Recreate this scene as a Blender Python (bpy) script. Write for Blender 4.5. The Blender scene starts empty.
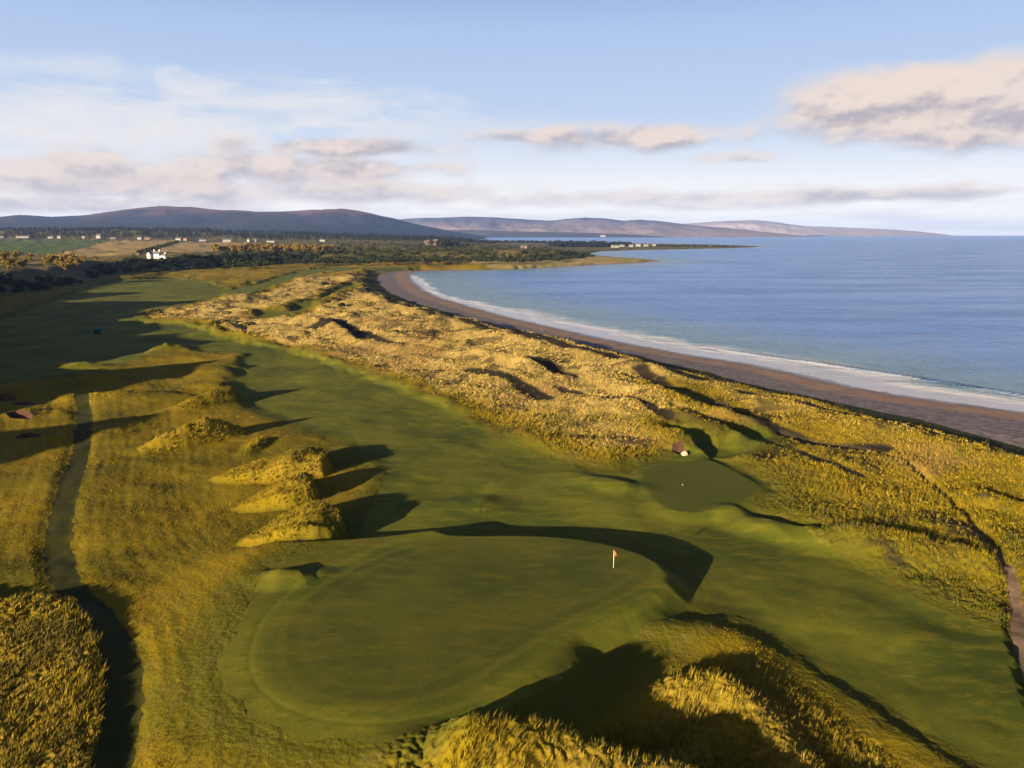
import bpy, bmesh, math, random
import numpy as np
from mathutils import Vector, Matrix
rng = np.random.default_rng(7); random.seed(7)
SC = bpy.context.scene; COL = SC.collection
R = math.radians

# ------------------------------------------------------------------ camera model
HC = 42.0; F = 780.0; CX, CY = 512.0, 384.0; PITCH = math.atan(150 / F)
CP, SP = math.cos(PITCH), math.sin(PITCH)
SEA = -4.5
def at(px, py, z=0.0):
    xr = (np.asarray(px, float) - CX) / F; yu = -(np.asarray(py, float) - CY) / F
    dy = CP + SP * yu; dz = -SP + CP * yu
    t = (z - HC) / dz
    return xr * t, dy * t
def P(lst, z=0.0):
    """pixel outline -> ground outline"""
    out = []
    for p in lst:
        zz = p[2] if len(p) > 2 else z
        x, y = at(p[0], p[1], zz); out.append((float(x), float(y)))
    return np.array(out)

SUN_EL = R(11.0)
SUN_H = np.array([0.62, 0.785]); SUN_H /= np.linalg.norm(SUN_H)      # where shadows point, on the ground

# ------------------------------------------------------------------ noise
def _h(ix, iy, s):
    n = (ix.astype(np.int64) * 374761393 + iy.astype(np.int64) * 668265263 + s * 1442695041) & 0xFFFFFFFF
    n = ((n ^ (n >> 13)) * 1274126177) & 0xFFFFFFFF
    n = (n ^ (n >> 16)) & 0xFFFF
    return n.astype(np.float32) / 32767.5 - 1.0
def vnoise(x, y, s=0):
    ix = np.floor(x); iy = np.floor(y); fx = (x - ix).astype(np.float32); fy = (y - iy).astype(np.float32)
    ix = ix.astype(np.int64); iy = iy.astype(np.int64)
    ux = fx * fx * fx * (fx * (fx * 6 - 15) + 10); uy = fy * fy * fy * (fy * (fy * 6 - 15) + 10)
    a = _h(ix, iy, s); b = _h(ix + 1, iy, s); c = _h(ix, iy + 1, s); d = _h(ix + 1, iy + 1, s)
    return (a + (b - a) * ux) * (1 - uy) + (c + (d - c) * ux) * uy
def fbm(x, y, s=0, o=4, g=0.5):
    r = 0; a = 1.0; t = 0
    c, sn = math.cos(0.6), math.sin(0.6)
    for i in range(o):
        r = r + a * vnoise(x, y, s + i * 17); t += a; a *= g
        x, y = (c * x - sn * y) * 2.03 + 13.1, (sn * x + c * y) * 2.03 + 7.7
    return r / t
def sstep(a, b, x):
    t = np.clip((x - a) / (b - a), 0, 1); return t * t * (3 - 2 * t)

# ------------------------------------------------------------------ 2-d shape fields
def sdf(poly, X, Y, m=40.0):
    """signed distance, positive inside, clipped to +-m"""
    out = np.full(X.shape, -m, np.float32)
    lo = poly.min(0) - m; hi = poly.max(0) + m
    k = np.nonzero((X > lo[0]) & (X < hi[0]) & (Y > lo[1]) & (Y < hi[1]))[0]
    if not len(k): return out
    x = X[k]; y = Y[k]
    d2 = np.full(x.shape, float(m * m)); ins = np.zeros(x.shape, bool)
    n = len(poly)
    for i in range(n):
        ax, ay = poly[i]; bx, by = poly[(i + 1) % n]
        ex, ey = bx - ax, by - ay; L = ex * ex + ey * ey + 1e-12
        t = np.clip(((x - ax) * ex + (y - ay) * ey) / L, 0, 1)
        np.minimum(d2, (x - ax - t * ex) ** 2 + (y - ay - t * ey) ** 2, out=d2)
        if ay != by:
            c = ((ay > y) != (by > y)) & (x < ex * (y - ay) / (by - ay) + ax)
            ins ^= c
    d = np.sqrt(d2)
    out[k] = np.where(ins, d, -d)
    return out
def polyline(pts, X, Y, m=40.0):
    """distance to a line, side (+ = right of travel), interpolated third value"""
    D = np.full(X.shape, m, np.float32); S = np.ones(X.shape, np.float32); V = np.zeros(X.shape, np.float32)
    xy = np.array([p[:2] for p in pts]); lo = xy.min(0) - m; hi = xy.max(0) + m
    k = np.nonzero((X > lo[0]) & (X < hi[0]) & (Y > lo[1]) & (Y < hi[1]))[0]
    if not len(k): return D, S, V
    x = X[k]; y = Y[k]; d0 = np.full(x.shape, float(m)); s0 = np.ones(x.shape); v0 = np.zeros(x.shape)
    for a, b in zip(pts[:-1], pts[1:]):
        ex, ey = b[0] - a[0], b[1] - a[1]; L = ex * ex + ey * ey + 1e-12
        t = np.clip(((x - a[0]) * ex + (y - a[1]) * ey) / L, 0, 1)
        qx = x - a[0] - t * ex; qy = y - a[1] - t * ey
        d = np.sqrt(qx * qx + qy * qy); w = d < d0
        d0 = np.where(w, d, d0); v0 = np.where(w, a[2] + (b[2] - a[2]) * t, v0)
        s0 = np.where(w, -(ex * (y - a[1]) - ey * (x - a[0])) / (math.sqrt(L) * np.maximum(d, 1e-6)), s0)
    D[k] = d0; S[k] = s0; V[k] = v0
    return D, S, V
def ridge(px, near, far, X, Y, k=1.0):
    """a bank whose crest is seen at the given pixels (px, py, height); near = width on the right of travel"""
    pts = []
    for p in px:
        x, y = at(p[0], p[1], p[2]); pts.append((float(x), float(y), p[2]))
    m = max(near, far) + 2
    D, S, V = polyline(pts, X, Y, m)
    q_ = np.clip(S * .5 + .5, 0, 1); w = far + (near - far) * q_ * q_ * (3 - 2 * q_)
    return k * V * (1 - sstep(0, 1, D / w))

# ------------------------------------------------------------------ traced outlines (photo pixels on the ground)
COAST = P([(1600, 500), (1250, 446), (1024, 412), (960, 403), (896, 394), (860, 388), (832, 381), (800, 373.5), (768, 367), (740, 362), (700, 356), (640, 345.5),
           (576, 332), (512, 317.5), (470, 306), (440, 297), (425, 290), (416, 283), (411, 277), (413, 273), (425, 271),
           (470, 270), (512, 269.5), (560, 267), (610, 264.5), (640, 263), (664, 261.3), (650, 259.3), (620, 257.3), (600, 255.5),
           (588, 253.8), (600, 251.2), (640, 250), (690, 249.2), (740, 247.6), (763, 246.6), (740, 245.6), (700, 244.6), (640, 243.6),
           (600, 242.6), (560, 241.8), (500, 240.9), (455, 240.4), (440, 239.0), (400, 237.5), (-900, 237.0), (-2500, 260), (-3000, 900)], SEA)
COAST = np.vstack([COAST, [(-60, -300), (500, -300), (420, 60)]])
GRASS = P([(1600, 545, -1.5), (1250, 498, -1.5), (1024, 446, -1.5), (960, 429, -1.5), (900, 413, -1.5), (860, 404, -1.5), (800, 390.5, -1.5), (740, 379, -1.5),
           (700, 368, -1.5), (640, 354, -1.5), (576, 340, -1.5), (512, 327, -1.5), (480, 319, -1.5), (440, 309, -1.5), (420, 303, -1.5), (400, 296, -1.5),
           (386, 289, -1.5), (376, 280, -1.5), (379, 273, -1.5), (392, 269.8, -1), (425, 267.5, -1), (470, 267, -1), (512, 266.5, -1), (560, 264, -1), (600, 262.5, -2), (640, 261.6, -3), (650, 260.6, -3),
           (620, 258.4, -2), (597, 256.2, -2), (582, 253.6, -2), (600, 250.2, -2), (640, 249, -2), (690, 248.4, -3), (740, 247.2, -3),
           (756, 246.6, -3), (740, 246, -3), (700, 245, -3), (640, 244, -3), (600, 243, -3), (560, 242.2, -3), (500, 241.3, -3),
           (450, 240.8, -3), (430, 239.4, -3), (400, 238.0, -3), (-900, 237.6, 0), (-2500, 262, 0), (-3000, 900, 0)])
GRASS = np.vstack([GRASS, [(-60, -300), (380, -300), (320, 60)]])
FAIRWAY = P([(1120, 800), (1060, 700), (1024, 643), (1000, 632), (960, 618), (925, 603), (890, 582), (850, 560), (810, 538), (775, 520),
             (752, 505), (764, 490), (745, 475), (722, 463), (702, 456), (715, 448), (700, 436), (684, 427), (676, 429), (696, 442), (692, 455),
             (672, 459), (640, 469), (625, 478), (595, 474), (560, 463), (530, 450), (500, 437), (470, 421), (440, 405), (410, 393),
             (380, 379), (350, 369), (320, 359), (295, 352), (265, 346), (240, 341), (215, 336), (196, 328), (172, 325), (150, 322.5), (134, 317.5), (150, 311), (176, 309), (205, 303),
             (222, 297), (232, 290), (212, 283), (170, 277), (110, 281), (60, 297), (0, 320), (-100, 350), (-160, 400), (0, 388), (80, 374),
             (120, 362), (165, 350), (205, 352), (246, 355), (236, 375), (230, 392), (262, 414), (300, 427), (345, 440), (388, 468), (376, 500),
             (354, 545), (330, 560), (296, 572), (276, 584), (254, 612), (244, 648), (251, 684), (278, 710), (330, 727),
             (390, 732), (450, 722), (500, 700), (540, 676), (576, 654), (612, 634), (650, 620), (700, 612), (745, 622), (790, 645), (850, 684), (930, 733),
             (1000, 775), (1040, 810)])
DUNES = P([(1130, 800), (1060, 700), (1024, 640), (960, 612), (890, 578), (810, 534), (752, 502), (700, 456), (640, 470), (560, 460), (470, 419), (410, 391),
           (350, 367), (295, 350), (240, 338), (212, 332), (190, 325), (150, 321), (132, 317), (150, 311.5), (180, 309), (212, 301), (228, 292), (250, 285), (300, 273), (345, 268), (420, 263), (600, 256), (900, 250), (1900, 400), (1900, 900)])
NEAR_ROUGH = P([(455, 775), (480, 745), (520, 716), (560, 700), (620, 705), (660, 680), (700, 655), (745, 642), (800, 669), (860, 707), (920, 750), (1000, 805), (1000, 1000), (380, 1000)])
FAR_LAWN1 = P([(215, 292), (260, 283), (300, 270), (330, 267), (420, 266.5), (420, 268), (340, 271), (300, 277), (262, 290), (240, 297)])
FAR_LAWN2 = P([(256, 313), (290, 312), (320, 298), (330, 290), (352, 284), (358, 287), (330, 297), (318, 305), (290, 316), (258, 318)])
VALLEY = P([(658, 386), (676, 388), (700, 398), (712, 410), (700, 407), (682, 398), (664, 391)])
VALLEY2 = P([(735, 436), (752, 428), (770, 432), (768, 444), (748, 452), (725, 458), (705, 457), (720, 448)])
GREEN = P([(278, 655), (285, 625), (308, 598), (345, 574), (390, 555), (440, 543), (500, 539), (560, 540), (610, 546), (645, 559),
           (657, 575), (645, 590), (610, 607), (570, 625), (535, 645), (500, 668), (465, 688), (430, 700), (390, 707), (345, 706),
           (310, 695), (286, 677)], 2.2)
PLATEAU = P([(262, 558, 1), (300, 553, 1), (345, 548, 1.4), (400, 541, 1.8), (432, 535.5, 2), (446, 539, 2.2), (480, 539.5, 2.2), (520, 539, 2.2), (560, 540, 2.3), (600, 545.5, 2.4),
             (640, 557, 2.5), (662, 574, 2.6), (648, 592, 2.4), (600, 616, 2.2), (540, 652, 2.2), (480, 692, 2.2), (400, 712, 2), (320, 704, 1.6), (275, 680, 1.3), (258, 640, 1.2), (250, 600, 1)])
TEE = P([(642, 472), (662, 464), (690, 461), (704, 459), (724, 468), (745, 479), (758, 490), (735, 503), (712, 510), (690, 512),
         (668, 508), (650, 494)], 0.6)
PATH_L = [(78, 385, 0), (83, 410, 0), (84, 432, 0), (77, 465, 0), (66, 500, 0), (58, 540, 0), (63, 575, 0), (88, 606, 0), (114, 640, 0), (124, 690, 0), (114, 768, 0), (100, 860, 0)]
PATH_R = [(782, 431, 0), (830, 442, 0), (870, 452, 0), (905, 467, 0), (940, 490, 0), (970, 522, 0), (993, 552, 0), (1008, 575, 0), (1016, 598, 0), (1022, 640, 0), (1060, 720, 0)]
def line_world(px): 
    o = []
    for p in px:
        x, y = at(p[0], p[1], p[2]); o.append((float(x), float(y), 0.0))
    return o
def smooth_line(pts, n=4):
    P_ = [np.array(p) for p in pts]; out = []
    for i in range(len(P_) - 1):
        p0 = P_[max(i - 1, 0)]; p1 = P_[i]; p2 = P_[i + 1]; p3 = P_[min(i + 2, len(P_) - 1)]
        for j in range(n):
            t = j / n
            out.append(tuple(0.5 * (2 * p1 + (p2 - p0) * t + (2 * p0 - 5 * p1 + 4 * p2 - p3) * t * t + (3 * p1 - p0 - 3 * p2 + p3) * t ** 3)))
    out.append(tuple(P_[-1])); return out
PATH_LW = smooth_line(line_world(PATH_L)); PATH_RW = smooth_line(line_world(PATH_R))
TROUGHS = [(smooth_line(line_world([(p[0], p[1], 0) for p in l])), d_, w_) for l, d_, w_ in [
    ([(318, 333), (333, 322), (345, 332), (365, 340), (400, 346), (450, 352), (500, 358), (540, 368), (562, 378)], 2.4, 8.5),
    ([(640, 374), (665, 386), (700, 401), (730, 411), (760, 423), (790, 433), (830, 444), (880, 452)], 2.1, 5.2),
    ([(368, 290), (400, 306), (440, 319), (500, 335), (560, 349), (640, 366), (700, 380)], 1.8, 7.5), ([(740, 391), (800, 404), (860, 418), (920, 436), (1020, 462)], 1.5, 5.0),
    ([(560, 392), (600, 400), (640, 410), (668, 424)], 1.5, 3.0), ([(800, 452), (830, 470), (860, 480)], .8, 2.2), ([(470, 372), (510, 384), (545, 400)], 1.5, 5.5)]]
def smooth_poly(poly, n=3):
    k = len(poly); out = []
    for i in range(k):
        p0, p1, p2, p3 = poly[i - 1], poly[i], poly[(i + 1) % k], poly[(i + 2) % k]
        for j in range(n):
            t = j / n
            out.append(0.5 * (2 * p1 + (p2 - p0) * t + (2 * p0 - 5 * p1 + 4 * p2 - p3) * t * t + (3 * p1 - p0 - 3 * p2 + p3) * t ** 3))
    return np.array(out)
GREEN = smooth_poly(GREEN, 3); PLATEAU = smooth_poly(PLATEAU, 2); TEE = smooth_poly(TEE, 2)
FINGERS = [(smooth_poly(P(l), 2), a_, b_) for l, a_, b_ in [
    ([(212, 477, .8), (250, 462, 1.6), (285, 449, 2.6), (312, 444, 2.9), (326, 447, 2.9), (331, 455, 2.9), (322, 462, 2.8), (296, 467, 2.4), (260, 474, 1.7), (230, 480, 1)], .8, 2.9),
    ([(236, 504, .8), (262, 488, 1.6), (285, 476, 2.4), (306, 471.5, 2.8), (316, 475, 2.8), (318, 483, 2.7), (308, 490, 2.5), (283, 496, 2), (255, 503, 1.2)], .8, 2.7),
    ([(240, 540, .8), (262, 516, 1.8), (285, 503, 2.6), (314, 498, 3.0), (335, 504, 3.0), (345, 517, 2.9), (339, 530, 2.5), (316, 538, 2), (276, 544, 1.2)], .9, 3.0)]]
MOUND_BL = smooth_poly(P([(-120, 600), (0, 594), (40, 589), (75, 598), (95, 620), (104, 660), (101, 700), (90, 740), (80, 810), (60, 900), (-160, 900)], 1.8), 2)
ESC = np.vstack([[(-150, -200), (-150, 0), (-152, 120), (-176, 225), (-245, 320), (-318, 430)],
      P([(0, 299), (45, 291), (85, 284), (102, 278), (130, 273.5), (160, 272), (200, 270), (250, 266.5), (300, 263), (350, 262.6),
         (420, 261.6), (500, 260.6), (540, 259.8), (575, 258.2), (592, 255.6), (588, 252), (560, 249), (520, 246.5), (460, 243.8), (430, 241), (-900, 240)]),
      [(-9000, 6000), (-3000, -200)]])
BUNKERS = [  # outline centre px, half size px, depth
    (7, 400.5, 9, 2.2), (24, 406, 12, 2.4), (20, 420, 12, 2.6), (29, 438.5, 15, 4.0), (678, 455, 6, 1.9), (152, 316.5, 14, .9)]
BUNKER_POLYS = []
for (bx, by, rx, ry) in BUNKERS:
    a = np.linspace(0, 2 * math.pi, 18, endpoint=False)
    BUNKER_POLYS.append(P([(bx + rx * math.cos(t) * (1 + .18 * math.sin(2 * t + bx)), by + ry * math.sin(t) * (1 + .15 * math.cos(3 * t + by))) for t in a]))

# ------------------------------------------------------------------ the ground's height and cover
Z_ROUGH, Z_FAIR, Z_GREEN, Z_TEE, Z_PATHL, Z_PATHR, Z_BEACH, Z_HEATH, Z_GFIELD, Z_STUB, Z_SEABED, Z_SPIT, Z_BUNK = range(13)

def plateau_z(X, Y):
    fx = np.clip((-X - 100) / 1300, 0, 1)
    z = 14.5 + 13 * fx * np.clip((Y - 900) / 1700, 0, 1.0)
    z = z + (27 * fx) * sstep(2550, 3300, Y)
    z = z - (z - 10) * sstep(3600, 5500, Y)
    low = sstep(-350, 250, X) * sstep(1200, 1900, Y)               # land sinks towards the far town
    return z * (1 - low) + 1.0 * low
def on_plateau(lst):
    out = []
    for (u, v) in lst:
        z = 15.0
        for _ in range(12):
            x, y = at(u, v, z); z = 0.5 * z + 0.5 * float(plateau_z(np.float64(x), np.float64(y)))
        out.append((float(x), float(y)))
    return np.array(out)
GFIELD = on_plateau([(-250, 240.6), (0, 240), (60, 239.6), (108, 240), (98, 243.4), (75, 249.6), (48, 254.5), (20, 252.5), (0, 252), (-250, 254)])
STUB1 = on_plateau([(111, 240.2), (172, 240.2), (176, 241), (160, 245), (148, 250), (138, 254), (105, 257), (50, 257), (54, 254.8), (77, 250), (100, 243.6)])
STUB2 = on_plateau([(184, 241.6), (245, 243), (250, 246), (215, 251.5), (178, 252.6), (155, 251.5), (166, 246)])

def ground(X, Y, micro=True):
    X = np.asarray(X, float); Y = np.asarray(Y, float)
    n = X.shape; zone = np.full(n, Z_ROUGH, np.int8)
    dist = np.hypot(X, Y)
    dc = sdf(COAST, X, Y, 160.0)
    dg = sdf(GRASS, X, Y, 160.0) + fbm(X / 14, Y / 14, 31, 3) * 2.0
    df = sdf(FAIRWAY, X, Y, 30.0) + fbm(X / 5, Y / 5, 33, 3) * 1.3 * np.clip(dist / 150, .6, 3)
    df = np.maximum(df, np.maximum(sdf(FAR_LAWN1, X, Y, 30), sdf(FAR_LAWN2, X, Y, 30)) + fbm(X / 12, Y / 12, 35, 2) * 3)
    df = np.maximum(df, np.maximum(sdf(VALLEY, X, Y, 30), sdf(VALLEY2, X, Y, 30)))
    dgr = sdf(GREEN, X, Y, 40.0); df = np.maximum(df, dgr + 4.8 + 1.3 * fbm(X / 3.5, Y / 3.5, 37, 3)); dt = sdf(TEE, X, Y, 20.0); dm = sdf(MOUND_BL, X, Y, 20.0)
    de = sdf(ESC, X, Y, 400.0)
    pl, pls, _ = polyline(PATH_LW, X, Y, 40.0); pr, prs, _ = polyline(PATH_RW, X, Y, 30.0)
    # the seaside of the mown strip is dune
    side = sstep(-1, 5, -df)
    dune = side * sstep(-11, 2, sdf(DUNES, X, Y, 20.0) + fbm(X / 20, Y / 20, 29, 3) * 5) * sstep(9, 17, dg) * (1 - sstep(0, 25, de)) * (1 - sstep(1150, 1300, Y))
    near_r = sstep(.5, 6, sdf(NEAR_ROUGH, X, Y, 20.0) + fbm(X / 4, Y / 4, 27, 2) * 1.5)
    # --- heights
    z = fbm(X / 55, Y / 55, 1, 3) * 0.9 + fbm(X / 17, Y / 17, 2, 3) * 0.42
    z += (1 - sstep(-1, 3, dgr)) * fbm(X / 6, Y / 6, 3, 3) * 0.13
    amp = np.clip(dist / 220, .75, 1.6)
    hum = fbm(X / 26, Y / 26, 5, 4, .55); hum2 = fbm(X / 9, Y / 9, 9, 3)
    z += dune * (1.2 + amp * (.3 + .7 * sstep(0, 30, dg)) * (2.0 * hum + 0.55 * hum2 + .7 * (np.abs(fbm(X / 32 + 5, Y / 20, 45, 3)) * -2 + .5)))
    z += dune * np.interp(dist, [150, 250, 500], [1.2, 1.6, 1.4]) * np.exp(-((dg - 25) / 8.0) ** 2) * (0.8 + 0.6 * vnoise(X / 25, Y / 25, 77))   # the foredune
    lrough = (1 - sstep(-3, 3, df)) * (1 - dune) * (dg > 0)
    z += lrough * (0.5 * fbm(X / 12, Y / 12, 11, 4) + 0.2) 
    left_far = lrough * sstep(150, 230, Y) * (1 - sstep(0, 20, de))
    z += left_far * (1.4 * fbm(X / 24, Y / 16, 13, 3) + 0.9)
    # --- the raised green, tee, mounds and hollows
    gc = GREEN.mean(0); ox = X - gc[0]; oy = Y - gc[1]; ol = np.hypot(ox, oy) + 1e-6
    back = sstep(-0.8, 0.25, (ox * SUN_H[0] + oy * SUN_H[1]) / ol)
    wid = 21 - 17 * back; dpl = sdf(PLATEAU, X, Y, 40.0)
    gtop = sstep(0, 1, 1 + np.minimum(dpl, 0) / wid)
    z = z * (1 - gtop * .85) + np.interp(X, [-36, -24, -10, 8, 20], [2.1, 2.4, 2.6, 2.6, 2.7]) * gtop + gtop * fbm(X / 22, Y / 22, 21, 2) * 0.18
    z -= .02 * np.exp(-((dgr + 2.6) / .3) ** 2) + .025 * np.exp(-((dgr + 5.6) / .35) ** 2)      # the steps between cuts
    ttop = sstep(0, 1, 1 + np.minimum(dt, 0) / 4.0); z = z * (1 - ttop) + 0.6 * ttop
    mtop = sstep(0, 1, 1 + np.minimum(dm, 0) / 2.6); z = z * (1 - .6 * mtop) + 1.15 * mtop + mtop * .35 * hum2
    tall = np.maximum(dune, np.maximum(mtop, .85 * near_r))
    def bank(px, a, b, t=0.9, k=1.0):
        nonlocal z, tall
        r = ridge(px, a, b, X, Y, k) * (1 + .16 * vnoise(X / 3.1, Y / 3.1, 41))
        z = z + r * (1 - .97 * sstep(-2.0, 1.5, dgr)); tall = np.maximum(tall, t * sstep(.25, .8, r))
    # fingers left of the fairway
    fing = np.zeros(n); wob = fbm(X / 4.5, Y / 4.5, 43, 3)
    for poly, h0, h1 in FINGERS:
        f = sdf(poly, X, Y, 12.0) + .45 * wob - .9; c = poly.mean(0); ox = X - c[0]; oy = Y - c[1]
        bk_ = sstep(-.3, .5, (ox * .85 + oy * .5) / (np.hypot(ox, oy) + 1e-6))
        q_ = sstep(0, 1, 1 + np.minimum(f, 0) / (1.9 - .5 * bk_)) * (.86 + .14 * sstep(0, 3, f))
        hh = h0 + (1.12 * h1 - h0) * sstep(0, .75, (X - poly[:, 0].min()) / np.ptp(poly[:, 0]))
        fing = np.maximum(fing, q_ * hh * (1 + .12 * vnoise(X / 3, Y / 3, 41)))
    z = z + fing * (1 - sstep(-2.0, 1.5, dgr)); tall = np.maximum(tall, .56 * sstep(.3, .9, fing)); df = np.where(fing > .25, np.minimum(df, -3), df)
    bank([(138, 452, .3), (160, 441, 1.8), (182, 433, 2.7), (205, 426, 3.2), (222, 426, 2.6), (234, 430, 1.2)], 3.2, 5, .85, 1.5)
    bank([(170, 412, .3), (196, 401, 1.8), (214, 394, 2.6), (228, 391, 2.7), (238, 391, 1.6)], 4.5, 4.5, .7, 1.2)
    bank([(246, 452, .4), (256, 441, 1.2), (262, 440, .5)], 3, 3)
    # the low bank running in behind the green
    bank([(262, 592, .3), (282, 588, 1.15), (300, 588, 1.0), (314, 590, .3)], 4, 2.6, 0.0)
    bank([(430, 512, .2), (462, 505, .45), (482, 503, .45), (497, 507, .1)], 6, 6, 0)
    bank([(575, 476, .2), (600, 480, .7), (628, 486, .7), (640, 490, .2)], 6, 4, 0)
    # foreground dune ridges
    bank([(425, 768, .8), (450, 750, 2.4), (478, 742, 3.5), (520, 742, 3.7), (560, 748, 3.3), (600, 757, 2.9), (650, 774, 2.8), (700, 792, 2.9), (760, 812, 2.6), (850, 845, 2.0), (940, 880, 1.2)], 9, 4.2, 1)
    bank([(655, 697, .7), (682, 687, 1.35), (715, 688, 1.35), (750, 707, 1.2), (775, 737, 1.1), (800, 767, 1.0)], 4.0, 3.0, 1)
    bank([(690, 632, .1), (745, 642, .4), (800, 668, .2), (860, 705, .25), (920, 746, .25), (990, 795, .25)], 5, 2.0, .2)
    bank([(630, 640, .2), (660, 630, .55), (700, 634, .5), (740, 650, .1)], 6, 4, .2)
    # dune edges and troughs on the seaward side
    bank([(742, 510, .7), (770, 516, 1.5), (820, 528, 1.5), (880, 536, 1.3), (940, 548, 1.4), (985, 562, 1.0), (1020, 570, .4)], 7, 2.6, 1)
    bank([(955, 490, .4), (985, 492, 1.5), (1030, 500, 1.6), (1100, 515, 1)], 6, 2.6, 1)
    bank([(640, 405, .4), (690, 417, 1.6), (740, 432, 2.2), (752, 438, 1.2)], 8, 4, 1)
    bank([(650, 430, .8), (672, 432, 1.8), (690, 440, 2.2), (697, 448, 1.8), (690, 455, .8)], 9, 3, 1)
    bank([(600, 380, .8), (650, 392, 1.5), (690, 405, 1.8), (720, 412, 1.5)], 8, 4, 1)
    bank([(655, 385, 1.2), (675, 393, 1.6), (700, 403, 1.4), (730, 408, 1.2), (765, 424, 1.2)], 7, 3.5, 1)
    bank([(300, 318, .6), (330, 322, 2.2), (352, 338, 2.2), (400, 348, 2.0), (450, 352, 1.8), (500, 357, 2.0), (540, 367, 2.2), (565, 380, 1)], 10, 4, 1)
    bank([(300, 305, .8), (322, 300, 2.2), (345, 290, 1.5)], 14, 6, 1)
    bank([(255, 307, .8), (280, 304, 2), (310, 303, 1.5)], 14, 6, 1)
    bank([(230, 330, .4), (262, 326, 1.6), (290, 327, .6)], 9, 5, 1)
    # streaky banks in the shaded corner
    for q in ([(60, 384, .6), (100, 379, 1.4), (140, 380, .8)], [(40, 402, .5), (75, 397, 1.6), (110, 396, 1.6), (150, 395, .6)],
              [(40, 436, .5), (65, 431, 1.3), (90, 430, .5)], [(40, 366, .5), (80, 361, 2.0), (110, 364, .6)],
              [(130, 354, .4), (170, 346, 1.5), (205, 345, .5)], [(180, 336, .4), (225, 326, 2.4), (255, 322, .8)],
              [(170, 316, .5), (200, 312, 2), (235, 310, .8)], [(0, 420, .4), (30, 413, 1.0), (50, 414, .4)], [(0, 395, .4), (30, 392, 1.0), (60, 393, .4)]):
        bank(q, 9, 5, .5)
    # troughs and worn lines through the dunes
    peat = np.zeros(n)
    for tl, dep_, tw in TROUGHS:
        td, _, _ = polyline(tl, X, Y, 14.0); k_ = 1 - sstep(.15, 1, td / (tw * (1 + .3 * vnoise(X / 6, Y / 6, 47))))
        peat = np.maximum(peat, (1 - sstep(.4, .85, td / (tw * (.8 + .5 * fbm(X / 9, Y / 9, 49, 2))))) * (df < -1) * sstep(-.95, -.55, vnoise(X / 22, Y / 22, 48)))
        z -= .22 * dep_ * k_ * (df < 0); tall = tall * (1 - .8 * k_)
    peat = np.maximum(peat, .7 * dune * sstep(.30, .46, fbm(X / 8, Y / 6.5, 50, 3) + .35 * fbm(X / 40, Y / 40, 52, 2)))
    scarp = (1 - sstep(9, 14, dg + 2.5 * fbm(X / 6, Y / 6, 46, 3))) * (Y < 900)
    # paths
    plm = 1 - sstep(1.1, 2.1, pl + .45 * fbm(X / 2, Y / 2, 51, 2)); plm = plm * (Y < 205)
    wl = np.clip(2.6 - (Y - 60) * .002, 1.8, 3)
    z -= 0.26 * (1 - sstep(wl * .5, wl * 1.5, pl + .5 * vnoise(X / 2.5, Y / 2.5, 53))) * (Y < 205)
    prw = np.clip(.70 + (90 - Y) * .010, .45, 1.2) * (1 + .35 * fbm(X / 2.2, Y / 2.2, 55, 2))
    z -= 1.0 * (1 - sstep(prw * .8, prw * 2.6, pr)) * (dg > 5)
    # bunkers
    bk = []
    for i, bp in enumerate(BUNKER_POLYS):
        b = sdf(bp, X, Y, 20.0) ; bk.append(b)
        w = 2.4 if i == 5 else 1.0
        z -= 1.15 * sstep(0, w, b)
    # --- beach, banks down to the water
    zb = SEA + np.clip(dc, -60, 60) * 0.062
    zb = np.where(dc > 40, np.minimum(zb, -1.9 + .2 * vnoise(X / 9, Y / 9, 61)), zb)
    g = np.where(Y < 1000, sstep(-1, 24, dg), sstep(-1, 7, dg))
    farlow = sstep(1000, 1150, Y) * sstep(-100, 0, X)
    zland = z * (1 - farlow) + (-1.5 + 2.0 * fbm(X / 60, Y / 60, 63, 3)) * farlow
    # --- escarpment and the raised land behind it
    off = 1 - sstep(400, 540, Y)
    pz = plateau_z(X, Y) * (1 + .55 * off)  # unseen stretch lifted, its crest roughened below, to throw streaky shade
    es = sstep(0, 1, de / np.where(Y < 420, 26, 34.0))
    shp = 1 + es * (.22 * fbm(X / 45, Y / 45, 71, 3) * (1 + 2.2 * off))
    zland = zland * (1 - es) + pz * es * shp
    z = zb * (1 - g) + zland * g
    # --- what grows where
    heath = (de > 1) & (dg > 0)
    zone[df > 0] = Z_FAIR
    zone[(farlow > .5) & (de < 1)] = Z_HEATH; zone[(farlow > .3) & (de < 3) & (Y < 1900)] = Z_SPIT
    zone[heath] = Z_HEATH
    zone[(plm > .5) & (zone == Z_ROUGH)] = Z_PATHL
    zone[dgr > 0] = Z_GREEN
    zone[dt > 0] = Z_TEE
    zone[(pr < prw) & (dg > 5) & (Y < 150)] = Z_PATHR
    zone[(sdf(GFIELD, X, Y, 5) > 0)] = Z_GFIELD
    zone[(sdf(STUB1, X, Y, 5) > 0) | (sdf(STUB2, X, Y, 5) > 0)] = Z_STUB
    zone[dg <= 0] = Z_BEACH
    for i, b in enumerate(bk): zone[b > 0.05] = Z_BUNK + i
    zone[dc < -14] = Z_SEABED
    tall = np.where(zone == Z_ROUGH, np.maximum(tall, .12), 0)
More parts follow.
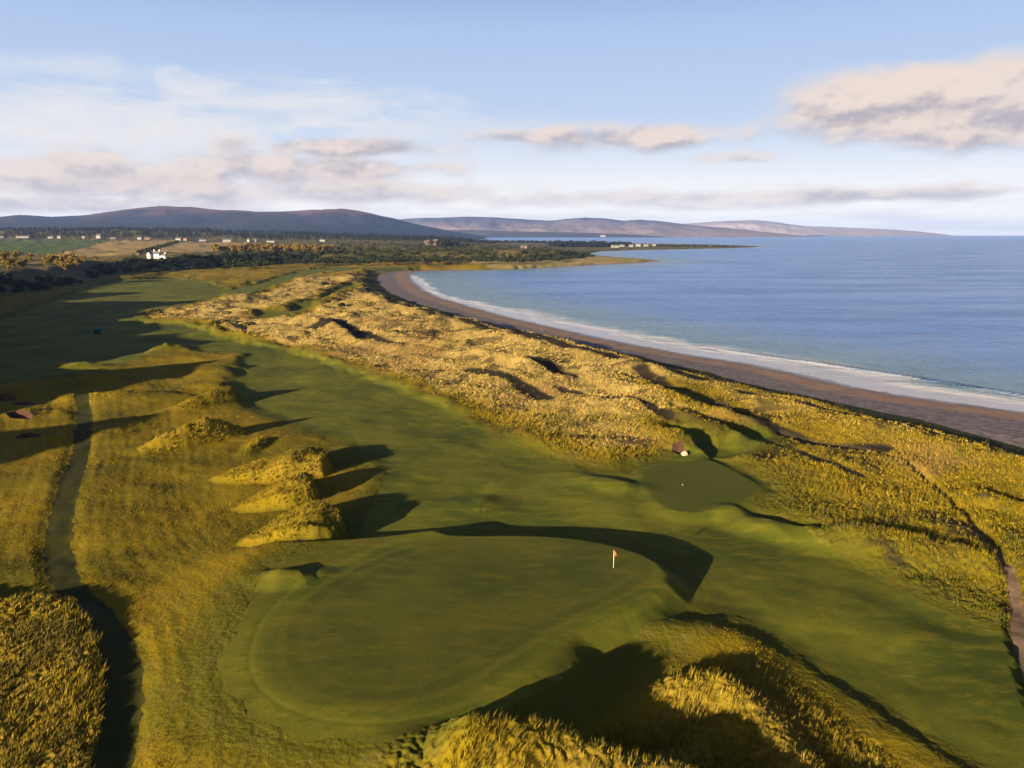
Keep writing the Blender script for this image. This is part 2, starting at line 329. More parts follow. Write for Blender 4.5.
    if micro:
        t = tall
        step = np.clip(dist / 300, 1, 6); fade = 1 - sstep(130, 330, dist)   # finer than the sheet can carry, so blades take over
        tus = np.abs(vnoise(X / (.9 * step), Y / (.9 * step), 81)) * .6 + vnoise(X / (.42 * step), Y / (.42 * step), 83) * .4
        z = z + (zone == Z_ROUGH) * (t * .34 * tus + .018 * tus) * fade
        stripe = np.sin(pl * 2 * math.pi / 2.3 + 1.2 * vnoise(X / 7, Y / 7, 85))
        z = z + (zone == Z_ROUGH) * (tall < .5) * (pl < 38) * .014 * stripe * (1 - sstep(16, 36, pl))
        fh = (zone == Z_HEATH)
        z = z + fh * (vnoise(X / 9, Y / 9, 87) * .8 + 1.2 * np.maximum(vnoise(X / 26, Y / 26, 88), 0))
        z = z + (zone == Z_BEACH) * (.06 * vnoise(X / 1.7, Y / 1.7, 89) + .1 * np.maximum(fbm(X / 7, Y / 2.5, 90, 3), 0) * (dc > 22))
    dry = np.clip(dune * (.30 + .14 * sstep(4, 26, -df) + .55 * sstep(90, 250, dist) - .34 * sstep(25, 85, X) * (1 - sstep(200, 300, Y)) + .28 * fbm(X / 30, Y / 30, 91, 3)), 0, 1)
    dry = dry * (.25 + .75 * sstep(0, 12, -df)); dry = np.where(dune < .2, sstep(-1, 7, -df) * np.clip(.30 + .3 * fbm(X / 16, Y / 16, 93, 3) + .2 * tall + .10 * np.sin(pl * 2 * math.pi / 1.5 + 2.5 * vnoise(X / 9, Y / 9, 86)) * sstep(-.3, .6, vnoise(X / 15, Y / 15, 84)) * (1 - sstep(14, 34, pl)), 0, .52), dry)
    dry = dry * (.25 + .75 * sstep(3, 15, -dgr)); dry = np.where((Y > 780) & (de < 2) & (X > -330), np.clip(.42 + .3 * fbm(X / 40, Y / 40, 97, 3), 0, 1), dry); brown = np.clip(dune * sstep(.15, .5, fbm(X / 34, Y / 34, 95, 4) + .12 * sstep(10, 40, -df)), 0, 1)
    return dict(z=z, zone=zone, tall=tall, dry=dry, brown=brown, dg=dg, dc=dc, de=de, df=df, dune=dune, dgr=dgr, peat=peat, scarp=scarp)
def zlook(x, y):
    """height of the built sheet under a point"""
    x = np.atleast_1d(np.asarray(x, float)); y = np.atleast_1d(np.asarray(y, float)); dep = y * CP + HC * SP
    uu = CX + F * x / dep; vv = CY + F * (HC * CP - y * SP) / dep
    i = np.clip(np.searchsorted(us, uu) - 1, 0, len(us) - 2); j = np.clip(np.searchsorted(vs, vv) - 1, 0, len(vs) - 2)
    a = np.clip((uu - us[i]) / (us[i + 1] - us[i]), 0, 1); b = np.clip((vv - vs[j]) / (vs[j + 1] - vs[j]), 0, 1)
    return ZG[j, i] * (1 - a) * (1 - b) + ZG[j, i + 1] * a * (1 - b) + ZG[j + 1, i] * (1 - a) * b + ZG[j + 1, i + 1] * a * b
def gz(x, y): return float(zlook(x, y)[0])
def hit(u, v, z0=0.0):
    """the ground point seen at pixel (u, v)"""
    xr = (u - CX) / F; yu = -(v - CY) / F; d = np.array([xr, CP + SP * yu, -SP + CP * yu])
    t = np.geomspace(45, 9000, 4000); below = HC + d[2] * t - zlook(d[0] * t, d[1] * t) <= 0
    i = int(np.argmax(below)) if below.any() else len(t) - 1
    x, y = d[0] * t[i], d[1] * t[i]
    return float(x), float(y), gz(float(x), float(y))

# ------------------------------------------------------------------ materials
def mat(name, rough=0.9, spec=0.2):
    m = bpy.data.materials.new(name); m.use_nodes = True
    nt = m.node_tree; b = nt.nodes['Principled BSDF']
    b.inputs['Roughness'].default_value = rough; b.inputs['Specular IOR Level'].default_value = spec
    return m, nt, b
class N:
    def __init__(s, nt): s.nt = nt; s.pos = None
    def n(s, t, **k):
        x = s.nt.nodes.new(t)
        for a, v in k.items(): setattr(x, a, v)
        return x
    def link(s, a, b): s.nt.links.new(a, b)
    def put(s, inp, v):
        if hasattr(v, 'is_linked') or hasattr(v, 'links'): s.link(v, inp)
        else: inp.default_value = v
    def math(s, op, a, b=None, c=None, clamp=False):
        x = s.n('ShaderNodeMath', operation=op, use_clamp=clamp); s.put(x.inputs[0], a)
        if b is not None: s.put(x.inputs[1], b)
        if c is not None: s.put(x.inputs[2], c)
        return x.outputs[0]
    def mix(s, f, a, b):
        x = s.n('ShaderNodeMix', data_type='RGBA'); s.put(x.inputs[0], f)
        s.put(x.inputs[6], a if not isinstance(a, tuple) else (*a, 1)); s.put(x.inputs[7], b if not isinstance(b, tuple) else (*b, 1))
        return x.outputs[2]
    def position(s):
        if s.pos is None: s.pos = s.n('ShaderNodeNewGeometry').outputs['Position']
        return s.pos
    def noise(s, scale, detail=3, rough=.55, vec=None, stretch=None):
        v = vec if vec is not None else s.position()
        if stretch is not None:
            m = s.n('ShaderNodeMapping'); m.inputs['Scale'].default_value = stretch[0]; m.inputs['Rotation'].default_value = (0, 0, stretch[1])
            s.link(v, m.inputs[0]); v = m.outputs[0]
        x = s.n('ShaderNodeTexNoise'); x.inputs['Scale'].default_value = scale; x.inputs['Detail'].default_value = detail; x.inputs['Roughness'].default_value = rough
        s.link(v, x.inputs['Vector']); return x.outputs['Fac']
    def ramp(s, f, a, b):
        x = s.n('ShaderNodeMapRange', interpolation_type='SMOOTHSTEP'); s.put(x.inputs[0], f); s.put(x.inputs[1], a); s.put(x.inputs[2], b); return x.outputs[0]
    def attr(s, name, out='Fac'): return s.n('ShaderNodeAttribute', attribute_name=name).outputs[out]
    def bump(s, h, strength, dist, b):
        x = s.n('ShaderNodeBump'); x.inputs['Strength'].default_value = strength; x.inputs['Distance'].default_value = dist
        s.link(h, x.inputs['Height']); s.link(x.outputs[0], b.inputs['Normal'])
def two_tone(name, c1, c2, scale, rough=.9, detail=4, c3=None, scale3=None, bump=None, stretch=None, spec=.15):
    m, nt, b = mat(name, rough, spec); q = N(nt)
    c = q.mix(q.ramp(q.noise(scale, detail, stretch=stretch), .3, .7), c1, c2)
    if c3: c = q.mix(q.ramp(q.noise(scale3, 3), .48, .7), c, c3)
    q.link(c, b.inputs['Base Color'])
    if bump: q.bump(q.noise(bump[0], 4), bump[1], bump[2], b)
    return m
def flat(name, c, rough=.7, spec=.3, emit=None):
    m, nt, b = mat(name, rough, spec); b.inputs['Base Color'].default_value = (*c, 1); return m

G_OLIVE = (.075, .070, .006); G_GOLD = (.165, .112, .005); G_STRAW = (.32, .222, .072); G_BROWN = (.20, .115, .045)
def rough_mat():
    m, nt, b = mat('rough_grass_ground', 1, .05); q = N(nt)
    dry = q.attr('dry'); br = q.attr('brown')
    n1 = q.noise(.35, 5, .6); n2 = q.noise(2.6, 4, .65)
    c = q.mix(q.ramp(dry, .0, .45), G_OLIVE, G_GOLD)
    c = q.mix(q.ramp(dry, .4, .95), c, G_STRAW)
    c = q.mix(q.math('MULTIPLY', br, .6), c, G_BROWN)
    c = q.mix(q.math('MULTIPLY', q.ramp(n1, .45, .72), .55), c, (.10, .075, .018))
    c = q.mix(q.math('MULTIPLY', q.ramp(n2, .52, .74), .5), c, (.07, .055, .014))
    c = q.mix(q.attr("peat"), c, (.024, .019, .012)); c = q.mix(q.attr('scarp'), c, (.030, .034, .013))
    q.link(c, b.inputs['Base Color'])
    q.bump(n2, .6, .2, b)
    return m
def turf_colour(q, c1, c2, c3):
    c = q.mix(q.ramp(q.noise(.05, 5, .6), .35, .65), c1, c2)
    return q.mix(q.math('MULTIPLY', q.ramp(q.noise(.22, 5, .65, stretch=((1, 2.6, 1), .5)), .45, .7), .7), c, c3)
def turf_mat(name, c1, c2, c3, rim=False):
    m, nt, b = mat(name, .95, .1); q = N(nt)
    c = turf_colour(q, c1, c2, c3)
    if rim:                                                           # mown collar: the cut gets shorter in rings towards the putting surface
        r = q.math('ADD', q.attr('rim'), q.math('MULTIPLY', q.math('SUBTRACT', q.noise(.8, 4, .6), .5), 1.6))
        g = turf_colour(q, (.035, .045, .005), (.066, .068, .007), (.092, .080, .008))
        st = q.math('SINE', q.math('ADD', q.math('MULTIPLY', q.attr('rim'), 2.6), q.math('MULTIPLY', q.noise(.2, 2), 3.0)))
        ring = q.math('MULTIPLY', q.math('MULTIPLY', q.ramp(st, -.3, .9), q.math('SUBTRACT', 1.0, q.ramp(q.math('ABSOLUTE', q.math('ADD', r, 2.0)), 2.5, 6.0))), .38)
        c = q.mix(q.ramp(r, -2.2, 1.2), c, g); c = q.mix(ring, c, (.105, .095, .010))
        ap = q.math('MULTIPLY', q.ramp(q.math('MULTIPLY', r, -1.0), 2.6, 5.6), q.math('SUBTRACT', 1.0, q.ramp(q.math('MULTIPLY', r, -1.0), 7.0, 12.0)))
        c = q.mix(q.math('MULTIPLY', ap, q.ramp(q.noise(.9, 5, .7), .36, .62)), c, (.082, .070, .006))
    c = q.mix(q.math('MULTIPLY', q.ramp(q.noise(.75, 5, .65, stretch=((1, 1.8, 1), .9)), .52, .72), .42), c, tuple(x * .6 for x in c1))
    c = q.mix(q.math('MULTIPLY', q.ramp(q.noise(3.5, 4, .7), .5, .75), .38), c, tuple(x * .5 for x in c1))
    c = q.mix(q.math('MULTIPLY', q.ramp(q.noise(10, 3, .7), .5, .8), .4), c, tuple(x * 1.25 for x in c3))
    q.link(c, b.inputs['Base Color']); q.bump(q.noise(5.0, 5, .75), .55, .07, b)
    return m
M_ROUGH = rough_mat()
M_FAIR = turf_mat('fairway_turf', (.044, .058, .005), (.098, .098, .008), (.145, .124, .009), True)
M_GREEN = M_FAIR
M_TEE = turf_mat('tee_turf', (.050, .058, .006), (.062, .066, .007), (.075, .072, .008))
M_PATHL = turf_mat('path_turf', (.024, .026, .004), (.034, .033, .005), (.046, .040, .005))
M_PATHR = two_tone('path_sand', (.16, .108, .075), (.10, .066, .045), .7, bump=(3, .5, .1))
M_BUNK = two_tone('bunker_sand', (.055, .026, .018), (.04, .018, .013), .8, bump=(2, .4, .1))
def beach_mat():
    m, nt, b = mat('beach_sand', .85, .25); q = N(nt)
    c = q.mix(q.ramp(q.noise(.09, 5, .6), .35, .65), (.25, .15, .105), (.19, .115, .09))
    st = q.ramp(q.attr('shingle'), .35, .65)
    sh = q.mix(q.ramp(q.noise(.55, 6, .75), .4, .62), (.17, .135, .14), (.08, .06, .065))
    c = q.mix(st, c, sh)
    wet = q.attr('wet'); c = q.mix(wet, c, (.13, .085, .065))
    q.link(c, b.inputs['Base Color']); q.link(q.math('SUBTRACT', .85, q.math('MULTIPLY', wet, .6)), b.inputs['Roughness'])
    q.bump(q.noise(1.2, 6, .7), .5, .2, b); return m
M_BEACH = beach_mat()
M_HEATH = two_tone('heath', (.045, .045, .010), (.13, .09, .022), .012, c3=(.03, .03, .010), scale3=.05, bump=(.12, .8, 2.0))
M_SPIT = two_tone('spit_grass', (.30, .21, .075), (.20, .165, .035), .012, c3=(.13, .10, .03), scale3=.03)
M_GF = two_tone('pasture', (.045, .075, .014), (.06, .085, .018), .006, stretch=((1, 4, 1), .2))
M_ST = two_tone('stubble', (.30, .20, .075), (.20, .135, .05), .01, stretch=((1, 5, 1), .35), c3=(.16, .11, .045), scale3=.02)

# ------------------------------------------------------------------ mesh helper
def mesh_obj(name, verts, quads, m, smooth=True, attrs=None, parent=None):
    me = bpy.data.meshes.new(name); nv = len(verts); nf = len(quads); k = quads.shape[1]
    me.vertices.add(nv); me.vertices.foreach_set('co', np.ascontiguousarray(verts, np.float32).ravel())
    me.loops.add(nf * k); me.loops.foreach_set('vertex_index', np.ascontiguousarray(quads, np.int32).ravel())
    me.polygons.add(nf); me.polygons.foreach_set('loop_start', np.arange(0, nf * k, k, dtype=np.int32))
    me.polygons.foreach_set('use_smooth', np.full(nf, smooth))
    me.update(calc_edges=True)
    for a, v in (attrs or {}).items():
        v = np.ascontiguousarray(v, np.float32)
        if v.ndim == 1: me.attributes.new(a, 'FLOAT', 'POINT').data.foreach_set('value', v)
        else: me.attributes.new(a, 'FLOAT_COLOR', 'POINT').data.foreach_set('color', v.ravel())
    me.materials.append(m)
    o = bpy.data.objects.new(name, me); COL.objects.link(o)
    if parent: o.parent = parent
    return o
def struct(o, label=None):
    o['kind'] = 'structure'
    if label: o['label'] = label
    return o
def stuff(o, label, cat):
    o['kind'] = 'stuff'; o['label'] = label; o['category'] = cat; return o
def tag(o, label, cat, group=None):
    o['label'] = label; o['category'] = cat
    if group: o['group'] = group
    return o

# ------------------------------------------------------------------ the ground sheet, finer towards the viewpoint
us = np.concatenate([np.arange(-420, -40, 5.0), np.arange(-40, 1064, 1.0), np.arange(1064, 1400, 5.0)])
vs = np.concatenate([np.arange(236.3, 262, .35), np.arange(262, 330, .5), np.arange(330, 520, .66), np.arange(520, 800, .85), np.arange(800, 960, 3.0)])
U, V = np.meshgrid(us, vs); nv_, nu_ = U.shape
gx, gy = at(U.ravel(), V.ravel(), 0.0)
GD = ground(gx, gy); ZG = GD['z'].reshape(nv_, nu_)
gv = np.stack([gx, gy, GD['z']], 1)
idx = np.arange(nv_ * nu_).reshape(nv_, nu_)
quads = np.stack([idx[:-1, :-1].ravel(), idx[1:, :-1].ravel(), idx[1:, 1:].ravel(), idx[:-1, 1:].ravel()], 1)
zq = np.max(GD['zone'][quads], axis=1)
zv = GD['zone'][quads]; zq = np.where(zq >= Z_BUNK, zq, zv[:, 0])
shingle = (sstep(14, 22, GD['dc']) + .25 * fbm(gx / 12, gy / 12, 99, 3)) ; wet = 1 - sstep(1, 9, GD['dc'] + 3 * fbm(gx / 10, gy / 10, 98, 3))
def ground_part(name, zs, m, attrs=(), label=None):
    q = quads[np.isin(zq, zs)]
    if not len(q): return None
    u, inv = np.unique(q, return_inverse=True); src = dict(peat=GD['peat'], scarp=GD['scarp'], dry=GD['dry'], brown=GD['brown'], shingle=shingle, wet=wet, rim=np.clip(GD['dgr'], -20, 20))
    o = mesh_obj(name, gv[u], inv.reshape(q.shape), m, True, {a: src[a][u] for a in attrs})
    return struct(o, label)
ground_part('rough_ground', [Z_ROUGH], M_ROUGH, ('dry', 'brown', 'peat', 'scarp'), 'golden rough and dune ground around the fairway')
ground_part('fairway', [Z_FAIR], M_FAIR, ('rim',), 'mown olive green fairway running along the dunes')
ground_part('putting_green', [Z_GREEN], M_GREEN, ('rim',), 'raised rounded putting green with a flagstick')
ground_part('tee_lawn', [Z_TEE], M_TEE, (), 'short dark green lawn tucked against the dunes')
ground_part('grass_path', [Z_PATHL], M_PATHL, (), 'mown path curving through the rough')
ground_part('sand_path', [Z_PATHR], M_PATHR, (), 'bare sandy path through the dunes')
ground_part('beach', [Z_BEACH], M_BEACH, ('shingle', 'wet'), 'brown sand and shingle beach curving round the bay')
ground_part('heath_land', [Z_HEATH], M_HEATH)
ground_part('green_field', [Z_GFIELD], M_GF, (), 'green pasture field on the raised land')
ground_part('stubble_field', [Z_STUB], M_ST, (), 'golden stubble fields beside the white house')
ground_part('spit_land', [Z_SPIT], M_SPIT, (), 'low tan spit of dry grass reaching into the bay')
ground_part('sea_bed', [Z_SEABED], M_BEACH)
for i in range(len(BUNKERS)): ground_part('bunker', [Z_BUNK + i], M_BUNK)
# the same ground carried on out of the frame, to the side and behind
xs = np.arange(-900, 900, 12.0); ys = np.arange(-280, 620, 12.0); XX, YY = np.meshgrid(xs, ys)
g2 = ground(XX.ravel(), YY.ravel(), False)
px_u = CX + F * XX.ravel() / np.maximum(YY.ravel() * CP + HC * SP, 1e-3)
dep = YY.ravel() * CP + HC * SP; py_v = CY + F * (HC * CP - YY.ravel() * SP) / np.maximum(dep, 1e-3)
i2 = np.arange(XX.size).reshape(XX.shape)
q2 = np.stack([i2[:-1, :-1].ravel(), i2[:-1, 1:].ravel(), i2[1:, 1:].ravel(), i2[1:, :-1].ravel()], 1)
inside = (dep > 5) & (px_u > -400) & (px_u < 1380) & (py_v < 940)
keep = ~np.all(inside[q2], axis=1)
u, inv = np.unique(q2[keep], return_inverse=True)
land2 = np.stack([XX.ravel(), YY.ravel(), g2['z'] - .12], 1)
struct(mesh_obj('outer_ground', land2[u], inv.reshape(-1, 4), M_ROUGH, True, dict(dry=g2['dry'][u], brown=g2['brown'][u])))

# ------------------------------------------------------------------ sea
def sea_mat():
    m, nt, b = mat('sea_water', .12, .5); q = N(nt)
    b.inputs['IOR'].default_value = 1.33
    foam = q.attr('foam')
    fn = q.noise(.16, 6, .65, stretch=((1, 3.2, 1), .62)); f2 = q.noise(.9, 4, .6)
    fm = q.math('ADD', foam, q.math('MULTIPLY', q.math('SUBTRACT', f2, .5), .9)); fm = q.ramp(fm, .45, .95)
    wash = q.attr('wash')
    dk = q.attr('face_shade'); deep = q.mix(q.ramp(q.noise(.004, 4, .6, stretch=((1, 3, 1), .2)), .35, .65), (.040, .120, .37), (.058, .150, .43))
    shallow = q.mix(q.attr('shallow'), deep, (.085, .15, .23))
    shallow = q.mix(dk, shallow, (.02, .028, .04))  # wave front's shade and darker reflection put into the water colour
    shallow = q.mix(q.math('MULTIPLY', wash, .85), shallow, (.36, .33, .36))
    q.link(q.mix(fm, shallow, (.52, .49, .50)), b.inputs['Base Color'])
    q.link(q.math('ADD', q.math('ADD', .15, q.math('MULTIPLY', q.ramp(q.noise(.006, 5, .65, stretch=((1, 3.5, 1), .35)), .3, .7), .13)), q.math('MULTIPLY', fm, .4)), b.inputs['Roughness'])
    h = q.math('ADD', q.math('MULTIPLY', q.noise(.22, 4, .6, stretch=((1, 2.2, 1), .7)), 1.0), q.math('MULTIPLY', q.noise(.05, 4, .6, stretch=((1, 2.5, 1), .5)), 2.2))
    h = q.math('MULTIPLY', h, q.math('SUBTRACT', 1.0, q.math('MAXIMUM', fm, q.math('MULTIPLY', wash, .93))))
    q.bump(h, 1.0, 3.2, b)
    return m
su = np.concatenate([np.arange(-1200, 380, 40.0), np.arange(380, 1064, 2.0), np.arange(1064, 2200, 30.0)])
sv = np.concatenate([np.geomspace(1.5, 12, 14)[:-1] + 234, np.arange(246, 300, 1.0), np.arange(300, 430, .8), np.arange(430, 480, 5.0)])
SU, SV = np.meshgrid(su, sv); sx, sy = at(SU.ravel(), SV.ravel(), SEA)
sdc = sdf(COAST, sx, sy, 160.0)
d = -sdc + 5 * fbm(sx / 30, sy / 30, 101, 3)
wsc = np.clip(sstep(380, 560, SU.ravel()), .3, 1)
edge_n = 4 * fbm(sx / 40, sy / 40, 105, 3); wash = (1 - sstep(9 * wsc, 34 * wsc, d + 7 * fbm(sx / 14, sy / 14, 113, 3))) * (sy < 900)
l1 = np.exp(-((d - 3 - edge_n) / 2.2) ** 2); l2 = np.exp(-((d - 23 * wsc - 2 * edge_n) / 1.5) ** 2) * (.45 + .55 * sstep(-.2, .4, vnoise(sx / 45, sy / 45, 107))); l3 = np.exp(-((d - 14 * wsc + 2 * edge_n) / 1.6) ** 2) * sstep(0, .5, vnoise(sx / 35, sy / 35, 109))
foam = np.clip(.4 * l1 + .95 * l2 + .7 * l3, 0, 1) * (sy < 900)
BRK = [(float(a), float(b), h) for (a, b, h) in [(*at(700, 346.5, SEA), 0.15), (*at(775, 357.5, SEA), .5), (*at(850, 368, SEA), .6), (*at(940, 382, SEA), .6), (*at(1040, 398, SEA), .5)]]
bd, bs, bh = polyline(BRK, sx, sy, 12.0)
sz = SEA + bh * (1 - sstep(0, 1, bd / np.where(bs > 0, 1.8, 5.0))) + (sy < 700) * (sdc < -6) * .10 * fbm(sx / 9, sy / 5, 103, 3)
brk = np.exp(-(bd / 1.25) ** 2) * sstep(.2, .4, bh) * (.75 + .25 * vnoise(sx / 9, sy / 9, 111)); foam = foam * (1 - brk)
i3 = np.arange(SU.size).reshape(SU.shape)
q3 = np.stack([i3[:-1, :-1].ravel(), i3[1:, :-1].ravel(), i3[1:, 1:].ravel(), i3[:-1, 1:].ravel()], 1)
keep = np.min(sdc[q3], axis=1) < 12
u, inv = np.unique(q3[keep], return_inverse=True)
struct(mesh_obj('sea', np.stack([sx, sy, sz], 1)[u], inv.reshape(-1, 4), sea_mat(), True, dict(foam=foam[u], wash=(wash * (1 - brk))[u], face_shade=brk.astype(np.float32)[u], shallow=((1 - sstep(20, 120, -sdc)) * (1 - brk))[u])), 'calm blue sea with pale foam along the beach')

# ------------------------------------------------------------------ grass: blades, uncountable
def grass_mat():
    m, nt, b = mat('grass_blades', .9, .1); q = N(nt)
    q.link(q.attr('tint', 'Color'), b.inputs['Base Color']); return m
M_GRASS = grass_mat()
def lerp3(f, a, b): f = f[:, None]; return np.array(a) * (1 - f) + np.array(b) * f
area = np.linalg.norm(np.cross(gv[quads[:, 1]] - gv[quads[:, 0]], gv[quads[:, 3]] - gv[quads[:, 0]]), axis=1)
qc = gv[quads].mean(1); qd = np.hypot(qc[:, 0], qc[:, 1])
qu = U.ravel()[quads[:, 0]]; qvv = V.ravel()[quads[:, 0]]
qt = GD['tall'][quads[:, 0]]
dens = (zq == Z_ROUGH) * (qu > -60) * (qu < 1080) * np.interp(qd, [55, 110, 200, 340, 520, 900], [10.0, 4.2, 1.5, .30, .07, .015]) * np.where(qt > .5, 1.0, 1.4) * (qd < 950)
qf = -GD['df'][quads[:, 0]]; edge = sstep(-.5, 6.5, qf + 2.2 * fbm(qc[:, 0] / 3, qc[:, 1] / 3, 125, 2))
dens = dens * np.where(GD['dune'][quads[:, 0]] > .4, np.clip(edge * 2.5, 0, 1), edge)
dens = dens * (1 - .92 * GD['peat'][quads[:, 0]]) * (1 - .9 * GD['scarp'][quads[:, 0]])
dens = dens * sstep(5, 14, -GD['dgr'][quads[:, 0]])
dens = dens * np.clip(.35 + 1.5 * np.clip(fbm(qc[:, 0] / 3.2, qc[:, 1] / 3.2, 121, 2) + .45, 0, 1), .2, 1.6)
pr_ = dens * area; cnt = rng.poisson(np.minimum(pr_, 4))
sel = np.repeat(np.arange(len(quads)), cnt)
print('tufts', len(sel))
def blades(sel, nb, name, label):
    if not len(sel): return
    n = len(sel)
    a, b_ = rng.random(n), rng.random(n); Q = gv[quads[sel]]
    base = (Q[:, 0] * ((1 - a) * (1 - b_))[:, None] + Q[:, 3] * (a * (1 - b_))[:, None] + Q[:, 1] * ((1 - a) * b_)[:, None] + Q[:, 2] * (a * b_)[:, None])
    t = GD['tall'][quads[sel, 0]]; dry = GD['dry'][quads[sel, 0]]; br = GD['brown'][quads[sel, 0]]; dd = qd[sel]
    dry = np.clip(dry + np.where(dry < .53, .07, .15) * rng.standard_normal(n), 0, 1)
    col = lerp3(sstep(0, .45, dry), (.062, .052, .004), (.18, .122, .005)); col = col * (1 - sstep(.4, .95, dry))[:, None] + np.array((.345, .235, .070)) * sstep(.4, .95, dry)[:, None]
    col = col * (1 - .55 * br)[:, None] + np.array(G_BROWN) * (.55 * br)[:, None]
    pn = fbm(base[:, 0] / 2.6, base[:, 1] / 2.6, 131, 3) + .5 * fbm(base[:, 0] / 19, base[:, 1] / 15, 133, 3)
    dk = .6 * sstep(.2, .45, pn) * (t > .5); col = col * (1 - dk)[:, None] + np.array((.060, .046, .014)) * dk[:, None]
    col = col * (.72 + .5 * rng.random(n))[:, None]
    ed = edge[sel]; L = (.35 + .65 * ed) * (.15 + .33 * sstep(.15, .8, t)) * (.55 + .9 * rng.random(n)) * np.interp(dd, [60, 200, 500, 900], [1, .95, .95, 1.1])
    W = np.interp(dd, [55, 120, 250, 500, 900], [.042, .065, .12, .26, .5]) * (.7 + .6 * rng.random(n)) * np.where(t > .4, 1, .75)
    ps = .75 + .55 * sstep(-.5, .5, fbm(base[:, 0] / 4.5, base[:, 1] / 4.5, 135, 2)); L = L * ps
    gr = (rng.random(n) < .16 + .2 * (fbm(base[:, 0] / 7, base[:, 1] / 7, 137, 2) > .15)) & (t > .3); col = np.where(gr[:, None], col * .35 + np.array((.045, .050, .008)), col)
    VV = np.empty((n, nb, 3, 3), np.float32)
    for i in range(nb):
        az = rng.random(n) * 2 * math.pi; lean = .15 + .55 * rng.random(n)
        r = W * (1.0 + 1.8 * rng.random(n)) 
        bx = base[:, 0] + np.cos(az) * r; by = base[:, 1] + np.sin(az) * r; bz = base[:, 2] - .06
        wa = az + math.pi / 2 + .8 * (rng.random(n) - .5); hx = np.cos(wa) * W; hy = np.sin(wa) * W
        l = L * (.6 + .6 * rng.random(n))
        tx = bx + (np.cos(az) * np.sin(lean) + .22) * l; ty = by + (np.sin(az) * np.sin(lean) + .12) * l; tz = bz + np.cos(lean) * l
        VV[:, i, 0] = np.stack([bx - hx, by - hy, bz], 1); VV[:, i, 1] = np.stack([bx + hx, by + hy, bz], 1); VV[:, i, 2] = np.stack([tx, ty, tz], 1)
    vv = VV.reshape(-1, 3); tri = np.arange(len(vv)).reshape(-1, 3)
    tint = np.repeat(np.concatenate([col, np.ones((n, 1))], 1), nb * 3, axis=0)
    o = mesh_obj(name, vv, tri, M_GRASS, False, dict(tint=tint)); stuff(o, label, 'grass')
dn = GD['dune'][quads[sel, 0]] > .3
blades(sel[dn], 6, 'marram_grass', 'tall straw coloured marram grass covering the seaside dunes')
blades(sel[~dn], 6, 'rough_grass', 'tufted olive gold rough grass around the fairway')

# ------------------------------------------------------------------ bmesh helpers for things
def bm_obj(name, bm, m, parent=None, smooth=False):
    me = bpy.data.meshes.new(name); bm.normal_update(); bm.to_mesh(me); bm.free()
    if smooth:
        for p in me.polygons: p.use_smooth = True
    me.materials.append(m); o = bpy.data.objects.new(name, me); COL.objects.link(o)
    if parent: o.parent = parent
    return o
def empty(name, loc, rz=0):
    o = bpy.data.objects.new(name, None); o.empty_display_size = .5; COL.objects.link(o); o.location = loc; o.rotation_euler = (0, 0, rz); return o
def box(bm, x0, x1, y0, y1, z0, z1):
    v = [bm.verts.new(p) for p in ((x0, y0, z0), (x1, y0, z0), (x1, y1, z0), (x0, y1, z0), (x0, y0, z1), (x1, y0, z1), (x1, y1, z1), (x0, y1, z1))]
    for f in ((3, 2, 1, 0), (4, 5, 6, 7), (0, 1, 5, 4), (1, 2, 6, 5), (2, 3, 7, 6), (3, 0, 4, 7)): bm.faces.new([v[i] for i in f])
def gable_walls(bm, x0, x1, y0, y1, z0, ze, zr):
    """walls with gable ends on the x sides"""
    ym = (y0 + y1) / 2
    v = [bm.verts.new(p) for p in ((x0, y0, z0), (x1, y0, z0), (x1, y1, z0), (x0, y1, z0), (x0, y0, ze), (x1, y0, ze), (x1, y1, ze), (x0, y1, ze), (x0, ym, zr), (x1, ym, zr))]
    for f in ((0, 1, 5, 4), (2, 3, 7, 6), (1, 2, 6, 9, 5), (3, 0, 4, 8, 7), (3, 2, 1, 0)): bm.faces.new([v[i] for i in f])
def gable_roof(bm, x0, x1, y0, y1, ze, zr, t=.22, e=.35):
    ym = (y0 + y1) / 2; s = (zr - ze) / (ym - y0); x0 -= e * .6; x1 += e * .6
    prof = [(y0 - e, ze - e * s + .04), (ym, zr + .04), (y1 + e, ze - e * s + .04), (y1 + e, ze - e * s + .04 + t), (ym, zr + .04 + t), (y0 - e, ze - e * s + .04 + t)]
    A = [bm.verts.new((x0, p[0], p[1])) for p in prof]; B = [bm.verts.new((x1, p[0], p[1])) for p in prof]
    for i in range(6):
        j = (i + 1) % 6; bm.faces.new((A[i], A[j], B[j], B[i]))
    bm.faces.new((A[5], A[4], A[1], A[0])); bm.faces.new((A[4], A[3], A[2], A[1])); bm.faces.new((B[0], B[1], B[4], B[5])); bm.faces.new((B[1], B[2], B[3], B[4]))
def tube(bm, pts, radii, n=7):
    rings = []
    for i, p in enumerate(pts):
        p = Vector(p); a = Vector(pts[max(i - 1, 0)]); b = Vector(pts[min(i + 1, len(pts) - 1)]); d = (b - a).normalized()
        s = d.orthogonal().normalized(); t = d.cross(s)
        rings.append([bm.verts.new(p + (s * math.cos(k * 2 * math.pi / n) + t * math.sin(k * 2 * math.pi / n)) * radii[i]) for k in range(n)])
    for r0, r1 in zip(rings[:-1], rings[1:]):
        for k in range(n): bm.faces.new((r0[k], r0[(k + 1) % n], r1[(k + 1) % n], r1[k]))
    bm.faces.new(rings[0][::-1]); bm.faces.new(rings[-1])

